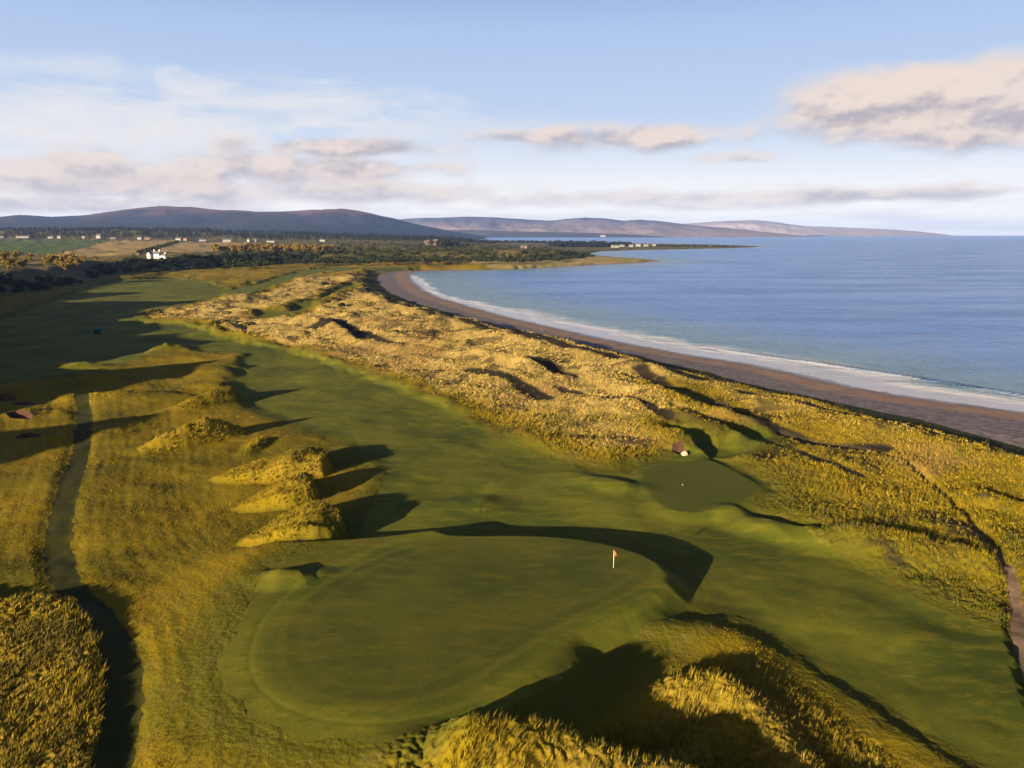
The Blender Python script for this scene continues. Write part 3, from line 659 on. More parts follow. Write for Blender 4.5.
M_WHITE = two_tone('whitewash', (.22, .215, .205), (.18, .175, .165), .5)
M_LIME = two_tone('limewash', (.62, .60, .55), (.54, .51, .46), .5)
M_CREAM = two_tone('pale_render', (.20, .19, .18), (.16, .15, .15), .4)
M_PINK = two_tone('pink_render', (.20, .12, .10), (.16, .10, .08), .4)
M_SLATE = two_tone('slate_roof', (.10, .10, .115), (.07, .07, .08), .8)
M_TILE = two_tone('tile_roof', (.20, .09, .06), (.15, .07, .05), .8)
M_GLASS = flat('window_glass', (.03, .035, .04), .15, .5)
M_BARK = two_tone('bark', (.11, .08, .055), (.07, .05, .035), 2.0)
M_GOLDLEAF = two_tone('autumn_leaves', (.20, .125, .018), (.14, .09, .014), .5, c3=(.11, .09, .014), scale3=.12)
M_BARELEAF = two_tone('bare_twigs', (.20, .15, .13), (.16, .12, .10), .3)
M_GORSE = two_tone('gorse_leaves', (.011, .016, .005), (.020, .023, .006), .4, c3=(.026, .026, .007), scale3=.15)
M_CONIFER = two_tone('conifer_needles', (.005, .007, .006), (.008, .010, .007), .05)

# ------------------------------------------------------------------ flagstick on the green
fx, fy, fz = hit(613.5, 568, 2.2)
fl = tag(empty('flagstick', (fx, fy, fz)), 'pale flagstick with a drooping red flag on the raised putting green', 'flagstick')
bm = bmesh.new(); tube(bm, [(0, 0, -.15), (0, 0, 1.1), (0, 0, 2.22)], [.042, .038, .032], 10)
bm_obj('pole', bm, two_tone('flag_pole_paint', (.45, .42, .24), (.42, .39, .22), 2, rough=.5), fl, True)
bm = bmesh.new(); cols = []
for i in range(8):
    t = i / 7; x = .035 + .26 * t; y = .05 * math.sin(t * 9)
    cols.append([bm.verts.new((x, y + .02 * math.sin(k * 1.7), 2.16 - .52 * k / 5 - .30 * t * (1 - .35 * k / 5))) for k in range(6)])
for a, b in zip(cols[:-1], cols[1:]):
    for k in range(5): bm.faces.new((a[k], a[k + 1], b[k + 1], b[k]))
fo = bm_obj('flag', bm, two_tone('flag_cloth', (.62, .10, .045), (.55, .085, .04), 3), fl, True)
so = fo.modifiers.new('thickness', 'SOLIDIFY'); so.thickness = .012
bm = bmesh.new(); tube(bm, [(0, 0, 2.22), (0, 0, 2.27)], [.045, .03], 10); bm_obj('pole_cap', bm, flat('cap_paint', (.6, .1, .05)), fl)
# tee marker
tx_, ty_, tz_ = hit(682.5, 485.5, .6)
bm = bmesh.new(); bmesh.ops.create_uvsphere(bm, u_segments=14, v_segments=8, radius=.085, matrix=Matrix.Translation((0, 0, .1)))
tube(bm, [(0, 0, -.1), (0, 0, .12)], [.06, .06], 8)
tm = bm_obj('marker_ball', bm, flat('marker_paint', (.4, .39, .25), .4), None, True); tm.location = (tx_, ty_, tz_); tag(tm, 'tiny pale marker on the short lawn beside the dunes', 'marker')
# pale boulder by the dune bunker
sx_, sy_, sz_ = hit(684.5, 455.5, 0)
bm = bmesh.new(); bmesh.ops.create_icosphere(bm, subdivisions=3, radius=1.0)
for v in bm.verts:
    n = v.co.normalized(); k = 1 + .18 * math.sin(4 * n.x + 1) * math.cos(3 * n.y) + .1 * math.sin(9 * n.z + 5 * n.x); v.co = Vector((n.x * .7, n.y * .6, n.z * .55)) * k
st = bm_obj('boulder', bm, two_tone('pale_stone', (.36, .28, .22), (.30, .23, .18), 1.5, bump=(4, .5, .1)), None, True); st.location = (sx_, sy_, sz_ + .3); tag(st, 'pale rounded stone at the right end of the dune bunker', 'stone')

# ------------------------------------------------------------------ shelter hut in the shade
hx_, hy_, hz_ = hit(98.5, 334, 0)
hut = tag(empty('shelter_hut', (hx_, hy_, hz_ - .1), R(6)), 'small teal green hut with a dark open front on shaded turf', 'hut')
M_TEAL = two_tone('teal_boards', (.02, .13, .11), (.015, .10, .085), 1.5)
bm = bmesh.new(); box(bm, -1.5, -1.38, -1, 1, 0, 2.2); box(bm, 1.38, 1.5, -1, 1, 0, 2.2); box(bm, -1.378, 1.378, .88, 1, 0, 2.2); bm_obj('wall', bm, M_TEAL, hut)
bm = bmesh.new(); v = [(-1.75, -1.35, 2.15), (1.75, -1.35, 2.15), (1.75, 1.3, 2.45), (-1.75, 1.3, 2.45)]
lo = [bm.verts.new(p) for p in v]; hi = [bm.verts.new((p[0], p[1], p[2] + .14)) for p in v]
bm.faces.new(lo[::-1]); bm.faces.new(hi)
for i in range(4): bm.faces.new((lo[i], lo[(i + 1) % 4], hi[(i + 1) % 4], hi[i]))
bm_obj('roof', bm, M_TEAL, hut)
bm = bmesh.new(); box(bm, -1.3, 1.3, .35, .8, .42, .5); box(bm, -1.2, -1.1, .4, .75, 0, .42); box(bm, 1.1, 1.2, .4, .75, 0, .42); bm_obj('bench', bm, M_BARK, hut)

# ------------------------------------------------------------------ houses
def windows(root, xs_, y, z0, w=1.1, h=1.3):
    for x in xs_:
        bm = bmesh.new(); box(bm, x - w / 2, x + w / 2, y - .04, y + .05, z0, z0 + h); wo = bm_obj('window', bm, M_WHITE, root)
        bm = bmesh.new(); box(bm, x - w / 2 + .1, x + w / 2 - .1, y - .06, y - .043, z0 + .1, z0 + h - .1); bm_obj('pane', bm, M_GLASS, wo)
def house(u, v, L, Dp, he, hr, label, wall=M_WHITE, roof=M_SLATE, rz=0, chim=2, z0=15, ground_pt=None, name='house'):
    x, y, z = ground_pt or hit(u, v, z0)
    r = tag(empty(name, (x, y, z - .6), rz), label, 'house')
    bm = bmesh.new(); gable_walls(bm, -L / 2, L / 2, -Dp / 2, Dp / 2, 0, he + .6, hr + .6); bm_obj('wall', bm, wall, r)
    bm = bmesh.new(); gable_roof(bm, -L / 2, L / 2, -Dp / 2, Dp / 2, he + .6, hr + .6); ro = bm_obj('roof', bm, roof, r)
    for i in range(chim):
        cx = (-L / 2 + .9) if i == 0 else (L / 2 - .9)
        bm = bmesh.new(); box(bm, cx - .5, cx + .5, -.5, .5, hr - .2, hr + 2.0); box(bm, cx - .6, cx + .6, -.6, .6, hr + 2.003, hr + 2.2); bm_obj('chimney', bm, wall, ro)
    k = max(2, int(L / 4)); windows(r, [(-L / 2 + L * (i + .5) / k) for i in range(k)], -Dp / 2, 1.6)
    return r
# the white house on the bank
x, y, z = hit(156, 258.5, 15); z = max(z, gz(x, y + 10)); 
wh = tag(empty('white_house', (x, y + 4, z - .5), R(-8)), 'rambling white house with gables and chimneys on the dark gorse bank', 'house')
wh.scale = (1.02, 1.02, 1.02)
bm = bmesh.new(); gable_walls(bm, -4, 4, -3.5, 3.5, 0, 5.6, 8.6); box(bm, -8, -4.003, -2.5, 2.5, 0, 3.2); bm_obj('wall', bm, M_LIME, wh)
bm = bmesh.new(); gable_roof(bm, -4, 4, -3.5, 3.5, 5.6, 8.6); gable_roof(bm, -8, -4.4, -2.5, 2.5, 3.2, 4.8); r1 = bm_obj('roof', bm, M_SLATE, wh)
for cx in (-3.3, 3.3):
    bm = bmesh.new(); box(bm, cx - .55, cx + .55, -.55, .55, 8.2, 10.4); bm_obj('chimney', bm, M_LIME, r1)
windows(wh, (-2.4, 0, 2.4), -3.5, 1.3); windows(wh, (-2.4, 0, 2.4), -3.5, 3.8); windows(wh, (-6.2,), -2.5, 1.2)
# cross gable at the left, wing at the right
bm = bmesh.new(); gable_walls(bm, -2.2, 2.2, -2, 2, 0, 5.4, 7.6); bmesh.ops.rotate(bm, verts=bm.verts, cent=(0, 0, 0), matrix=Matrix.Rotation(math.pi / 2, 3, 'Z')); bmesh.ops.translate(bm, verts=bm.verts, vec=(-6.5, -4.75, 0)); bm_obj('gable_wing', bm, M_LIME, wh)
bm = bmesh.new(); gable_roof(bm, -2.2, 2.2, -2, 2, 5.4, 7.6); bmesh.ops.rotate(bm, verts=bm.verts, cent=(0, 0, 0), matrix=Matrix.Rotation(math.pi / 2, 3, 'Z')); bmesh.ops.translate(bm, verts=bm.verts, vec=(-6.5, -4.75, 0)); bm_obj('wing_roof', bm, M_SLATE, wh)
bm = bmesh.new(); gable_walls(bm, 4.01, 11, -2.6, 2.6, 0, 3.6, 5.6); bm_obj('side_wing', bm, M_LIME, wh)
bm = bmesh.new(); gable_roof(bm, 4.4, 11, -2.6, 2.6, 3.6, 5.6); r2 = bm_obj('wing_roof', bm, M_SLATE, wh)
bm = bmesh.new(); box(bm, 9.5, 10.4, -.45, .45, 5.2, 7.2); bm_obj('chimney', bm, M_LIME, r2); windows(wh, (6, 8.5), -2.6, 1.4)
bm = bmesh.new(); box(bm, 1.0 - .5, 1.0 + .5, -3.56, -3.503, .2, 2.2)
bmesh.ops.translate(bm, verts=bm.verts, vec=(.2, 0, 0)); bm_obj('door', bm, M_SLATE, wh)

for (u, v, L, Dp, he, hr, lab, wall, roof, ch) in [
    (23, 238.2, 36, 9, 5.2, 8, 'long low white building at the far edge of the green field', M_WHITE, M_SLATE, 2),
    (2, 238.0, 18, 8, 4.5, 7, 'white cottage at the far left edge of the green field', M_WHITE, M_SLATE, 1),
    (51, 238.4, 17, 8, 4.5, 7, 'grey house before the woods, right of the long white building', M_CREAM, M_SLATE, 2),
    (59.5, 238.4, 10, 8, 6, 9, 'small pale gabled house before the woods beside the grey one', M_WHITE, M_SLATE, 1),
    (84, 238.2, 10, 7, 4.5, 7.5, 'little pale cottage left of the tall white gable', M_CREAM, M_SLATE, 1),
    (99, 238.3, 14, 9, 8, 12, 'tall white gabled house where the green field meets the stubble', M_WHITE, M_SLATE, 2),
    (113, 239.2, 16, 8, 3.5, 6, 'low grey barn right of the tall white gable', M_CREAM, M_SLATE, 0),
    (140, 239.3, 14, 8, 5, 8, 'pale house left of the red brick house at the woods', M_WHITE, M_SLATE, 2),
    (147.5, 239.6, 16, 8, 4.5, 7, 'reddish house beyond the stubble field', M_PINK, M_TILE, 2),
    (179, 240.3, 18, 8, 5, 7.5, 'grey farmhouse at the top of the hedge track', M_CREAM, M_SLATE, 2),
    (186, 240.6, 12, 8, 4.5, 7, 'reddish roofed cottage beside the grey farmhouse', M_PINK, M_TILE, 1),
    (203, 241.2, 20, 8, 3.2, 5.5, 'low pale shed between farmhouse and white cottage', M_CREAM, M_SLATE, 0),
    (227, 242.0, 22, 9, 5.5, 9, 'white house with dark roof above the golden trees', M_WHITE, M_SLATE, 2),
    (249, 242.2, 8, 7, 7, 10, 'narrow white gable, left of a pair above the golden trees', M_WHITE, M_SLATE, 1),
    (254.5, 242.2, 8, 7, 7, 10, 'narrow white gable, right of a pair above the golden trees', M_WHITE, M_SLATE, 1),
    (271, 242.4, 22, 8, 3.5, 5.5, 'low pale building over the middle of the golden trees', M_CREAM, M_SLATE, 0),
    (323, 241.6, 18, 8, 4, 6.5, 'lone grey house in the dark woods', M_CREAM, M_SLATE, 1)]:
    house(u, v, L, Dp, he, hr, lab, wall, roof, R(rng.uniform(-20, 20)), ch, 25)
for (u, v, L, he, hr, lab, wall, ch) in [
    (524, 248.6, 16, 5, 8, 'pink house on the low land behind the gorse headland', M_PINK, 1),
    (615, 247.6, 24, 6, 9, 'long white building at the near end of the far village', M_WHITE, 1),
    (622, 247.4, 14, 7, 10, 'second white building of the far village, beside the long one', M_WHITE, 2),
    (631, 247.0, 14, 6, 9, 'pale building in the middle of the far village', M_CREAM, 2),
    (638, 246.6, 16, 7, 10, 'tall white building in the middle of the far village', M_WHITE, 2),
    (646, 246.4, 15, 6, 9, 'white building toward the outer end of the far village', M_WHITE, 2),
    (654, 246.2, 13, 6, 9, 'outermost pale house of the far village', M_CREAM, 1)]:
    house(u, v, L, 9, he, hr, lab, M_CREAM if wall is M_WHITE and u not in (638, 615) else wall, M_SLATE, R(rng.uniform(-15, 15)), ch, -2)

# ------------------------------------------------------------------ trees and gorse
def leaf_cloud(bm, blobs, n, s, rs):
    for _ in range(n):
        c, r = blobs[rs.randrange(len(blobs))]
        d = Vector((rs.gauss(0, 1), rs.gauss(0, 1), rs.gauss(0, 1))).normalized() * (rs.random() ** .4)
        p = Vector(c) + Vector((d.x * r[0], d.y * r[1], d.z * r[2]))
        a = Vector((rs.gauss(0, 1), rs.gauss(0, 1), rs.gauss(0, 1))).normalized(); b = a.orthogonal().normalized(); c2 = a.cross(b)
        k = s * rs.uniform(.6, 1.35)
        bm.faces.new([bm.verts.new(p + b * k * x + c2 * k * y * .7) for x, y in ((-1, -.4), (.2, -1), (1, .3), (-.1, 1))])
def tree_proto(i, h, leaf):
    rs = random.Random(100 + i); root = empty('autumn_tree', (0, 0, 0))
    bm = bmesh.new(); th = h * .45; lean = rs.uniform(-.3, .3)
    tube(bm, [(0, 0, -.6), (lean * .3, 0, th * .5), (lean, .1, th)], [.035 * h, .026 * h, .016 * h], 8)
    blobs = [((lean, 0, h * .55), (h * .27, h * .27, h * .38)), ((0, 0, h * .32), (h * .28, h * .28, h * .22))]
    for k in range(6):
        a = k * 2 * math.pi / 6 + rs.uniform(-.4, .4); e = (lean + math.cos(a) * h * .25, math.sin(a) * h * .25, h * rs.uniform(.45, .8))
        tube(bm, [(lean * .8, .08, th * rs.uniform(.6, .95)), ((lean + e[0]) / 2, e[1] / 2, (th + e[2]) / 2 + .2), e], [.014 * h, .010 * h, .004 * h], 5)
        q = h * rs.uniform(.13, .19); blobs.append((e, (q, q, q * .9)))
    bm_obj('trunk', bm, M_BARK, root)
    bm = bmesh.new(); leaf_cloud(bm, blobs, 760, h * .060, rs); bm_obj('crown', bm, leaf, root)
    return root
def gorse_proto(i):
    rs = random.Random(300 + i); bm = bmesh.new(); blobs = []
    for k in range(6):
        a = rs.uniform(0, 6.28); r = rs.uniform(0, 1.5); q = rs.uniform(.8, 1.3); blobs.append(((math.cos(a) * r, math.sin(a) * r, q * .7), (q, q, q * rs.uniform(.7, 1.0))))
    leaf_cloud(bm, blobs, 420, .26, rs)
    return bm_obj('gorse_bush', bm, M_GORSE)
used = set()
def place(proto, x, y, z, s, rz, label, cat, group, sz=None):
    if proto.name in used:
        o = proto.copy(); COL.objects.link(o)
        for ch in list(proto.children):
            c = ch.copy(); COL.objects.link(c); c.parent = o
    else: o = proto; used.add(proto.name)
    o.location = (x, y, z); o.scale = (s, s, sz or s); o.rotation_euler = (0, 0, rz); tag(o, label, cat, group); return o
TP = [tree_proto(i, 10, M_GOLDLEAF) for i in range(4)]; k = 0
for (u, v, s) in [(-6, 268, .95), (1, 266, 1.0), (8, 270, .9), (13, 268, .7), (22.5, 269, .75), (5, 261, 1.0), (16, 260, .9), (30, 261, .7), (-14, 264, 1.0)]:
    x, y, z = hit(u, v, 12); place(TP[k % 4], x, y, z - .3, s * 1.25, k * 1.7, 'golden tree in the loose clump at the left edge, behind the dark gorse', 'tree', 'golden trees at the left edge'); k += 1
for (u, v, s) in [(47, 268, .85), (50, 266, 1.0), (57, 264, .75), (60, 267, .9), (65, 271, .75), (65, 263, .85), (70, 266, .7), (74, 264, 1.0), (78, 266, .8), (84, 262, .6), (96, 261, .5)]:
    x, y, z = hit(u, v, 12); place(TP[k % 4], x, y, z - .3, s * 1.25, k * 1.7, 'golden tree in the second clump below the stubble field', 'tree', 'golden trees below the stubble'); k += 1
for i, u in enumerate(np.arange(214, 334, 3.1)):
    v = 251.3 + rng.uniform(-.8, .8); x, y, z = hit(u, v, 15)
    place(TP[k % 4], x, y, z - .4, float(rng.uniform(.95, 1.45)), k * 1.7, 'golden tree in the row along the top of the gorse bank', 'tree', 'row of golden trees above the bank'); k += 1
BP = [tree_proto(10, 12, M_BARELEAF)]; BP[0].name = 'bare_tree'
for (u, v, s, lab) in [(427.5, 247.2, 1.5, 'pale pinkish bare tree, left of the pair by the far firth'), (434.5, 247.2, 1.65, 'pale pinkish bare tree, right of the pair by the far firth')]:
    x, y, z = hit(u, v, 8); place(BP[0], x, y, z - .4, s, u, lab, 'tree', None)
GP = [gorse_proto(i) for i in range(4)]
def gorse(u, v, s, label, group, z0=0, sz=None):
    global k
    x, y, z = hit(u, v, z0); place(GP[k % 4], x, y, z - .3 * s, s, k * 2.1, label, 'bush', group, sz); k += 1
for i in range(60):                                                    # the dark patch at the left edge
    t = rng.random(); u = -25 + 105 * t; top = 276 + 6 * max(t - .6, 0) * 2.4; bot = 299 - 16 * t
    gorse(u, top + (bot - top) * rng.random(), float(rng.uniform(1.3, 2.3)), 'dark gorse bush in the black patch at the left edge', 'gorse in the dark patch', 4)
for i in range(110):                                                   # the bank in front of the white house
    u = 84 + 150 * rng.random(); bot = np.interp(u, [84, 110, 160, 235], [281, 273, 272, 268]); top = np.interp(u, [84, 115, 160, 180, 235], [266, 261, 260.5, 256, 254])
    gorse(u, top + (bot - top) * rng.random(), float(rng.uniform(1.5, 2.8)), 'dark gorse bush on the bank around the white house', 'gorse on the house bank', 10)
for (u, v, s, lab) in [(338, 300.5, 1.1, 'small dark shrub, upper of two in the pale dunes'), (342, 306.5, 1.5, 'dark upright shrub, lower of two in the pale dunes'),
                       (325, 284.5, 1.7, 'dark low shrub near the bend of the beach'), (289.5, 282, .9, 'tiny dark shrub alone in the far pale dunes')]:
    gorse(u, v, s, lab, None, 1)
# scrub over the far bank and headland: one mass
def scrub_mass(name, pts, s0, s1, q, m, label, cat, conifer=False, sd=5):
    rs = np.random.default_rng(sd); vv = []; 
    for (x, y, z, s) in pts:
        n = q
        d = rs.standard_normal((n, 3)); d /= np.linalg.norm(d, axis=1)[:, None]; d *= (rs.random(n) ** .35)[:, None]
        if conifer:
            hh = rs.random(n) ** .8; ang = rs.random(n) * 6.283; rr = (1 - hh) * .34 * (.5 + .5 * rs.random(n)) + .02
            c = np.stack([x + np.cos(ang) * rr * s, y + np.sin(ang) * rr * s, z + s * (.12 + .88 * hh)], 1); k_ = s * .10
        else:
            c = np.stack([x + d[:, 0] * s, y + d[:, 1] * s, z + s * .55 + d[:, 2] * s * .7], 1); k_ = s * .30
        a = rs.standard_normal((n, 3)); a /= np.linalg.norm(a, axis=1)[:, None]; b = np.cross(a, rs.standard_normal((n, 3))); b /= np.linalg.norm(b, axis=1)[:, None]
        kk = (k_ * (.6 + .8 * rs.random(n)))[:, None]
        vv.append(np.stack([c - a * kk, c + b * kk * .8, c + a * kk, c - b * kk * .8], 1))
    vv = np.concatenate(vv).reshape(-1, 3); o = mesh_obj(name, vv, np.arange(len(vv)).reshape(-1, 4), m, False); return stuff(o, label, cat)
def scatter(poly_px, n, z0, s0, s1):
    pts = []; poly = np.array(poly_px, float); lo = poly.min(0); hi = poly.max(0)
    while len(pts) < n:
        u_, v_ = rng.uniform(lo, hi); 
        if sdf(poly, np.array([u_]), np.array([v_]), 1.0)[0] > 0: pts.append((u_, v_))
    pts = np.array(pts); z = np.full(n, float(z0))
    for _ in range(10):
        x, y = at(pts[:, 0], pts[:, 1], z); z = .5 * z + .5 * zlook(x, y)
    return [(a, b, c - .3, float(rng.uniform(s0, s1))) for a, b, c in zip(x, y, z)]
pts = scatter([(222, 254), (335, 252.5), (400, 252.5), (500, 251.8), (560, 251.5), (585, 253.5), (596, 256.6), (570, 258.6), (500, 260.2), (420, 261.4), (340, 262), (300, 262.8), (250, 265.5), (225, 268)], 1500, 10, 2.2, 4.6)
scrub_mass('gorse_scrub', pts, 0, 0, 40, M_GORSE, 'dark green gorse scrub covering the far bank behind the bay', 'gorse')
pts = scatter([(330, 243.5), (440, 244.5), (545, 246.5), (560, 250.4), (480, 250.8), (335, 251)], 260, 10, 2, 5)
scrub_mass('hedge_scrub', pts, 0, 0, 34, M_GORSE, 'broken hedges and scrub on the fields above the bank', 'scrub', sd=6)
# hedge track up the stubble field
pts = scatter([(176, 241.4), (183, 241.8), (160, 247.5), (146, 252.5), (136, 253)], 160, 18, 1.8, 3.4)
scrub_mass('track_hedge', pts, 0, 0, 34, M_GORSE, 'dark hedge track running up between the stubble fields', 'hedge', sd=7)
pts = []
while len(pts) < 5200:
    x = rng.uniform(-3300, -60); y = rng.uniform(2640, 3500)
    if vnoise(np.array([x / 90]), np.array([y / 90]), 5)[0] > -.75: pts.append((x, y))
pa = np.array(pts); zz = zlook(pa[:, 0], pa[:, 1])
pts = [(a, b, c - 1, float(rng.uniform(9, 17))) for (a, b), c in zip(pts, zz)]
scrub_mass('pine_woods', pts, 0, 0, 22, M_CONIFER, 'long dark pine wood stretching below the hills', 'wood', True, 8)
pts = scatter([(548, 243.2), (600, 243.6), (612, 245.2), (612, 247), (560, 247.4), (548, 246)], 260, 0, 7, 13) + scatter([(612, 244.6), (630, 244.8), (630, 245.6), (612, 245.6)], 50, 0, 7, 12) + scatter([(440, 241.6), (548, 242.6), (548, 243.2), (440, 242.2)], 130, 0, 6, 11) + scatter([(440, 243), (458, 243), (458, 246), (440, 247)], 60, 4, 6, 12) + scatter([(655, 245.4), (735, 246.4), (735, 246.9), (655, 246.9)], 60, -2, 3, 6)
scrub_mass('shelter_wood', pts, 0, 0, 30, M_CONIFER, 'dark trees round the far village and its fields', 'wood', False, 9)
# green field on the low land beyond
# ------------------------------------------------------------------ hills
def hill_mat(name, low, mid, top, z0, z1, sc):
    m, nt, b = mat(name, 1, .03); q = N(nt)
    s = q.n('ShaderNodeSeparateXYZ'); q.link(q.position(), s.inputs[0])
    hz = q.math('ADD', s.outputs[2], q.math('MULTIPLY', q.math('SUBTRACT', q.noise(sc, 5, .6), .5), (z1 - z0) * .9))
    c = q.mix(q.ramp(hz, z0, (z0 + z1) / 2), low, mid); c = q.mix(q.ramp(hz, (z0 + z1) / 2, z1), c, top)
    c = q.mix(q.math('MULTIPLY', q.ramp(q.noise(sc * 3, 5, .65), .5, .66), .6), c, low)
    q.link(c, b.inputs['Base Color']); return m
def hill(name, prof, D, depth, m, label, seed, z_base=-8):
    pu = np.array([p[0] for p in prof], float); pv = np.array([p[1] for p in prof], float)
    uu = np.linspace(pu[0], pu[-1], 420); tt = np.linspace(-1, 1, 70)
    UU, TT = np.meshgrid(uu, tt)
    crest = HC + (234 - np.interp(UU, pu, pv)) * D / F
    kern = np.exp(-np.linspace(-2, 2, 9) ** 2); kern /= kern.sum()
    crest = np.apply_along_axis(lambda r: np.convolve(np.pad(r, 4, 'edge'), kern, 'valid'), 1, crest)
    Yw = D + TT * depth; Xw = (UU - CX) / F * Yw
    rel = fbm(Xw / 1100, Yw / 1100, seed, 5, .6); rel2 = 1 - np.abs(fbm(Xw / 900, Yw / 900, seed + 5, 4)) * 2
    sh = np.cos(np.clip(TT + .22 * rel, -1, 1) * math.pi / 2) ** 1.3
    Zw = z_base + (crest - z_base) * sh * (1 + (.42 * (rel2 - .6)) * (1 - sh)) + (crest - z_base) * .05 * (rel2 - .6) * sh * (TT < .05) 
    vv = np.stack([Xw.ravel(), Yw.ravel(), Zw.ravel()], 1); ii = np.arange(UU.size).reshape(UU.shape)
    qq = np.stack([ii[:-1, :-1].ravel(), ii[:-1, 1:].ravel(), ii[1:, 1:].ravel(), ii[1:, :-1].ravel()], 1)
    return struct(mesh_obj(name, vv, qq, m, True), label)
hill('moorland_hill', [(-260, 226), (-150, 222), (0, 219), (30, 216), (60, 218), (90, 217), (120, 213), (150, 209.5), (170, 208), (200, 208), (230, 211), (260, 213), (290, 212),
      (320, 211), (345, 210), (365, 212.5), (390, 218), (420, 225), (450, 231), (485, 236)], 9500, 2600, hill_mat('shaded_heather_moor', (.010, .012, .020), (.022, .017, .022), (.17, .08, .06), 60, 360, .0011), 'dark purple moorland hill with reddish tops on the left', 201)  # cloud shade on the slopes and sunlit tops are put into these colours
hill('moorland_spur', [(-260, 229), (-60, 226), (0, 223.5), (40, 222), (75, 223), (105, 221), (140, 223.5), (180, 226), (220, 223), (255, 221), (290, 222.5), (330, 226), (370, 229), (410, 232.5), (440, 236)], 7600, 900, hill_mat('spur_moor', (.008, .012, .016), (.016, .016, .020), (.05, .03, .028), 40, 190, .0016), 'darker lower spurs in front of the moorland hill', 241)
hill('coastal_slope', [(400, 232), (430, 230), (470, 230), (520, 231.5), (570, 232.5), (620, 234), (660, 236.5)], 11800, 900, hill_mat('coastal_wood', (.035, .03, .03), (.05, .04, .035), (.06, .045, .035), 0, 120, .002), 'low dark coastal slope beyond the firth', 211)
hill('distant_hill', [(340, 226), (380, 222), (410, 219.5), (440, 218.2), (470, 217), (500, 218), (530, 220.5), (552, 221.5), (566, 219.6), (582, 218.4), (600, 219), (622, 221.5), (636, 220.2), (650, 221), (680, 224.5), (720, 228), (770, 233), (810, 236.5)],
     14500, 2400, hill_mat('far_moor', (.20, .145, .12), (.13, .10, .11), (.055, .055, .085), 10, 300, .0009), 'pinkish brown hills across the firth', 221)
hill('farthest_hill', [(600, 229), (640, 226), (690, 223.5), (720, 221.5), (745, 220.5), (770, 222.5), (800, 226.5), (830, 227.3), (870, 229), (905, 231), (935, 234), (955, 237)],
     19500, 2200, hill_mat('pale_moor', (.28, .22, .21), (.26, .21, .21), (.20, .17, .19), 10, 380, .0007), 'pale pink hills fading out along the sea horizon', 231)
# white building on the far shore
x, y = at(601.3, 236.6, 30); x = (601.3 - CX) / F * 10850; house(601, 236, 70, 30, 16, 26, 'bright white building alone on the far shore', M_WHITE, M_SLATE, 0, 1, ground_pt=(x, 10850.0, 5.0))

# ------------------------------------------------------------------ air
def haze():
    bm = bmesh.new(); box(bm, -27000, 27000, -1500, 26500, -16, 470)
    m = bpy.data.materials.new('haze_air'); m.use_nodes = True; nt = m.node_tree
    nt.nodes.remove(nt.nodes['Principled BSDF']); pv = nt.nodes.new('ShaderNodeVolumePrincipled')
    pv.inputs['Color'].default_value = (.27, .44, 1.0, 1); pv.inputs['Density'].default_value = HAZE_D; pv.inputs['Anisotropy'].default_value = 0.0
    nt.links.new(pv.outputs[0], nt.nodes['Material Output'].inputs['Volume'])
    o = bm_obj('haze', bm, m); stuff(o, 'thin blue haze over the bay and far hills', 'haze')
HAZE_D = 2.5e-5
haze()

# ------------------------------------------------------------------ sky
SKY_STR = .05; SUN_STR = 5.0; EXPO = 1.9
W = bpy.data.worlds.new('World'); SC.world = W; W.use_nodes = True
nt = W.node_tree; q = N(nt); bg = nt.nodes['Background']; bg.inputs['Strength'].default_value = SKY_STR
tc = q.n('ShaderNodeTexCoord').outputs['Generated']
sep = q.n('ShaderNodeSeparateXYZ'); q.link(tc, sep.inputs[0])
cmb = q.n('ShaderNodeCombineXYZ'); q.link(sep.outputs[0], cmb.inputs[0]); q.link(sep.outputs[1], cmb.inputs[1]); q.link(q.math('MAXIMUM', sep.outputs[2], .004), cmb.inputs[2])
sky = q.n('ShaderNodeTexSky', sky_type='NISHITA'); sky.sun_disc = False; sky.sun_elevation = SUN_EL
sun_az = math.atan2(-SUN_H[0], -SUN_H[1])                       # compass angle of the sun from +Y
sky.sun_rotation = sun_az; sky.air_density = .3; sky.dust_density = 1.0; sky.ozone_density = 1.0
q.link(cmb.outputs[0], sky.inputs[0])
az = q.math('ARCTAN2', sep.outputs[0], sep.outputs[1]); el = q.math('ARCSINE', sep.outputs[2])
# pixel-like measure of direction: 780 units a radian
def comb(a, b, c=0.0):
    x = q.n('ShaderNodeCombineXYZ'); q.put(x.inputs[0], a); q.put(x.inputs[1], b); q.put(x.inputs[2], c); return x.outputs[0]
def sk_noise(sx, sy, detail=6, rough=.6, off=0.0, dist=0.0, shift=(0, 0)):
    x = q.n('ShaderNodeTexNoise'); x.inputs['Scale'].default_value = 1; x.inputs['Detail'].default_value = detail; x.inputs['Roughness'].default_value = rough; x.inputs['Distortion'].default_value = dist
    q.link(comb(q.math('MULTIPLY', q.math('SUBTRACT', az, shift[0]), sx), q.math('MULTIPLY', q.math('SUBTRACT', el, shift[1]), sy), off), x.inputs['Vector']); return x.outputs['Fac']
def angle(u, v):
    xr = (u - CX) / F; yu = -(v - CY) / F; d = Vector((xr, CP + SP * yu, -SP + CP * yu)).normalized(); return math.atan2(d.x, d.y), math.asin(d.z)
def blob(u, v, ru, rv, n, amp, lo, hi):
    a, e = angle(u, v); ra = ru / F; re = rv / F
    dx = q.math('DIVIDE', q.math('SUBTRACT', az, a), ra); dy = q.math('DIVIDE', q.math('SUBTRACT', el, e), re)
    r = q.math('SQRT', q.math('ADD', q.math('MULTIPLY', dx, dx), q.math('MULTIPLY', dy, dy)))
    s = q.math('SUBTRACT', 1.0, r); s = q.math('ADD', s, q.math('MULTIPLY', q.math('SUBTRACT', n, .5), amp))
    return q.ramp(s, lo, hi), dy
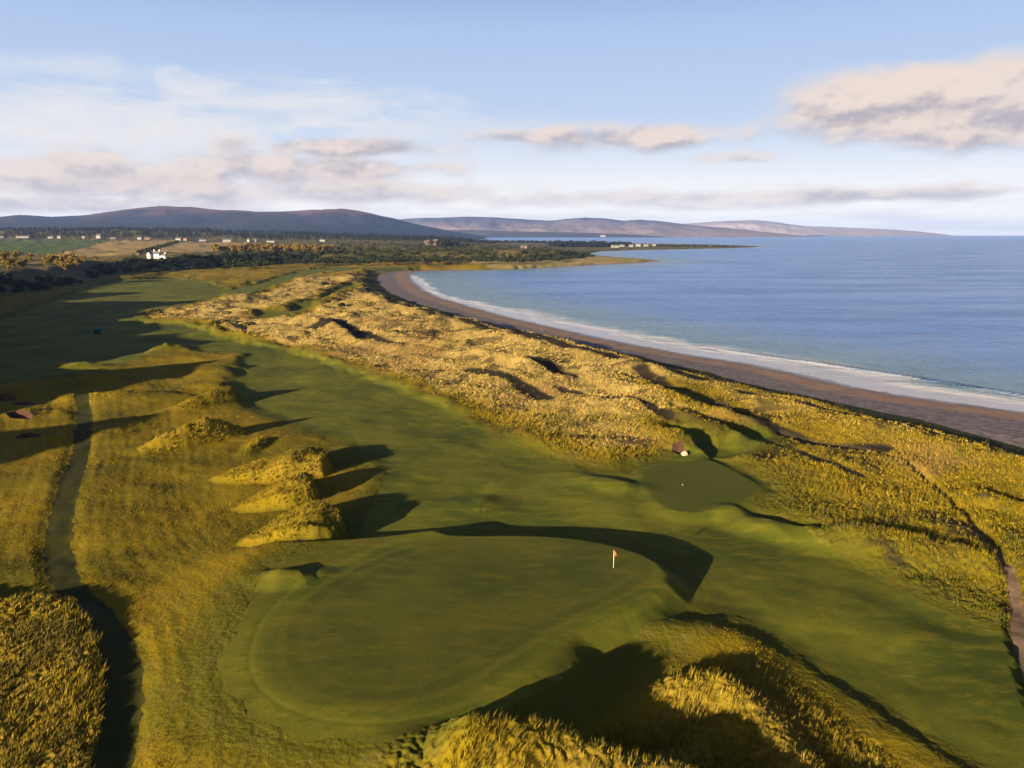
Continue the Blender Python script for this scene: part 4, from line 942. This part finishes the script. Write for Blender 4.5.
c = sky.outputs[0]
K = 1.0
def lay(c, m, lit, shade, sh):
    return q.mix(m, c, q.mix(sh, tuple(x * K for x in lit), tuple(x * K for x in shade)))
CL_LIT = (4.7, 3.95, 3.45); CL_SH = (2.65, 2.42, 2.6); CL_WH = (4.6, 4.5, 4.5)
# pale band added low in the sky; dome above dimmed for darker shadows
veil = q.math('SUBTRACT', 1.0, q.ramp(el, .22, .38))
vc = q.mix(q.ramp(el, .10, .30), (3.1, 3.75, 4.75), (2.2, 3.05, 4.6)); vc = q.mix(q.ramp(el, .0, .15), (6.6, 6.1, 5.3), vc)
c = q.mix(q.math('MULTIPLY', veil, .92), c, vc)
n_ci = sk_noise(9, 34, 7, .62, 2.0, .4); n_st = sk_noise(7, 75, 7, .6, 5.0, .3); n_cu = sk_noise(13, 28, 8, .54, 9.0, .2); n_cu2 = sk_noise(34, 60, 6, .6, 11.0)
# thin high cloud
for (u, v, ru, rv, s) in [(80, 118, 250, 36, .95), (290, 108, 170, 36, .8), (70, 66, 100, 16, .5), (215, 86, 60, 12, .6), (420, 130, 150, 30, .5), (180, 150, 300, 22, .5)]:
    m, _ = blob(u, v, ru, rv, n_ci, 2.2, .0, 1.0); c = q.mix(q.math('MULTIPLY', m, s), c, CL_WH)
# layered cloud low down
low = q.math('SUBTRACT', 1.0, q.ramp(el, .035, .075)); ms = q.math('MULTIPLY', q.ramp(n_st, .42, .62), low); c = q.mix(q.math('MULTIPLY', ms, .55), c, (4.6, 4.25, 4.1))
n_l = sk_noise(13, 28, 8, .54, 9.0, .2, (.012, -.014)); n_l2 = sk_noise(34, 60, 6, .6, 11.0, 0.0, (.004, -.006))
rel = q.math('ADD', q.math('MULTIPLY', q.math('SUBTRACT', n_cu, n_l), 5.0), q.math('MULTIPLY', q.math('SUBTRACT', n_cu2, n_l2), 2.2))
def cumulus(c, u, v, ru, rv, amp=1.5, lo=.1, hi=.55, op=1.0, up=.0):
    m, dy = blob(u, v, ru, rv, n_cu, amp, lo, hi)
    sh = q.ramp(q.math('SUBTRACT', q.math('MULTIPLY', dy, -1), rel), -.7 + up, 1.0 + up)
    return lay(c, q.math('MULTIPLY', m, op), CL_LIT, CL_SH, sh)
for (u, v, ru, rv, op, up) in [(60, 176, 260, 26, .8, .1), (250, 168, 240, 26, .85, 0), (350, 148, 130, 14, .9, -.5), (380, 168, 110, 14, .7, -.2), (60, 205, 280, 12, .7, 0), (330, 192, 240, 18, .75, 0),
                               (630, 137, 130, 20, .95, .1), (735, 157, 60, 9, .6, .4), (530, 135, 90, 9, .75, 0), (700, 198, 330, 13, .55, -.1), (880, 195, 160, 8, .6, -.3)]:
    c = cumulus(c, u, v, ru, rv, 1.7, .05, .75, op, up)
c = cumulus(c, 875, 104, 105, 40, .8, .0, .55, .96, .25)
c = cumulus(c, 985, 102, 170, 46, .75, .0, .45, .97, .25)
q.link(c, bg.inputs[0])
# ------------------------------------------------------------------ sun
L = bpy.data.lights.new('sun', 'SUN'); L.energy = SUN_STR; L.angle = R(.5); L.color = (1.0, .82, .52)
so = bpy.data.objects.new('sun', L); COL.objects.link(so)
dirv = Vector((SUN_H[0] * math.cos(SUN_EL), SUN_H[1] * math.cos(SUN_EL), -math.sin(SUN_EL)))
so.rotation_euler = dirv.to_track_quat('-Z', 'Y').to_euler(); so.location = (-60, -60, 120)
# ------------------------------------------------------------------ camera and output
cd = bpy.data.cameras.new('camera'); cam = bpy.data.objects.new('camera', cd); COL.objects.link(cam); SC.camera = cam
cd.sensor_fit = 'HORIZONTAL'; cd.sensor_width = 36; cd.lens = 36 * F / 1024; cd.clip_start = .5; cd.clip_end = 90000
cam.location = (0, 0, HC); cam.rotation_euler = (math.pi / 2 - PITCH, 0, 0)
SC.view_settings.view_transform = 'Standard'; SC.view_settings.look = 'None'; SC.view_settings.exposure = EXPO; SC.view_settings.gamma = 1; SC.view_settings.use_curve_mapping = False
SC.cycles.use_denoising = True; SC.cycles.max_bounces = 5; SC.cycles.diffuse_bounces = 2; SC.cycles.glossy_bounces = 2; SC.cycles.volume_bounces = 0
SC.cycles.use_adaptive_sampling = True
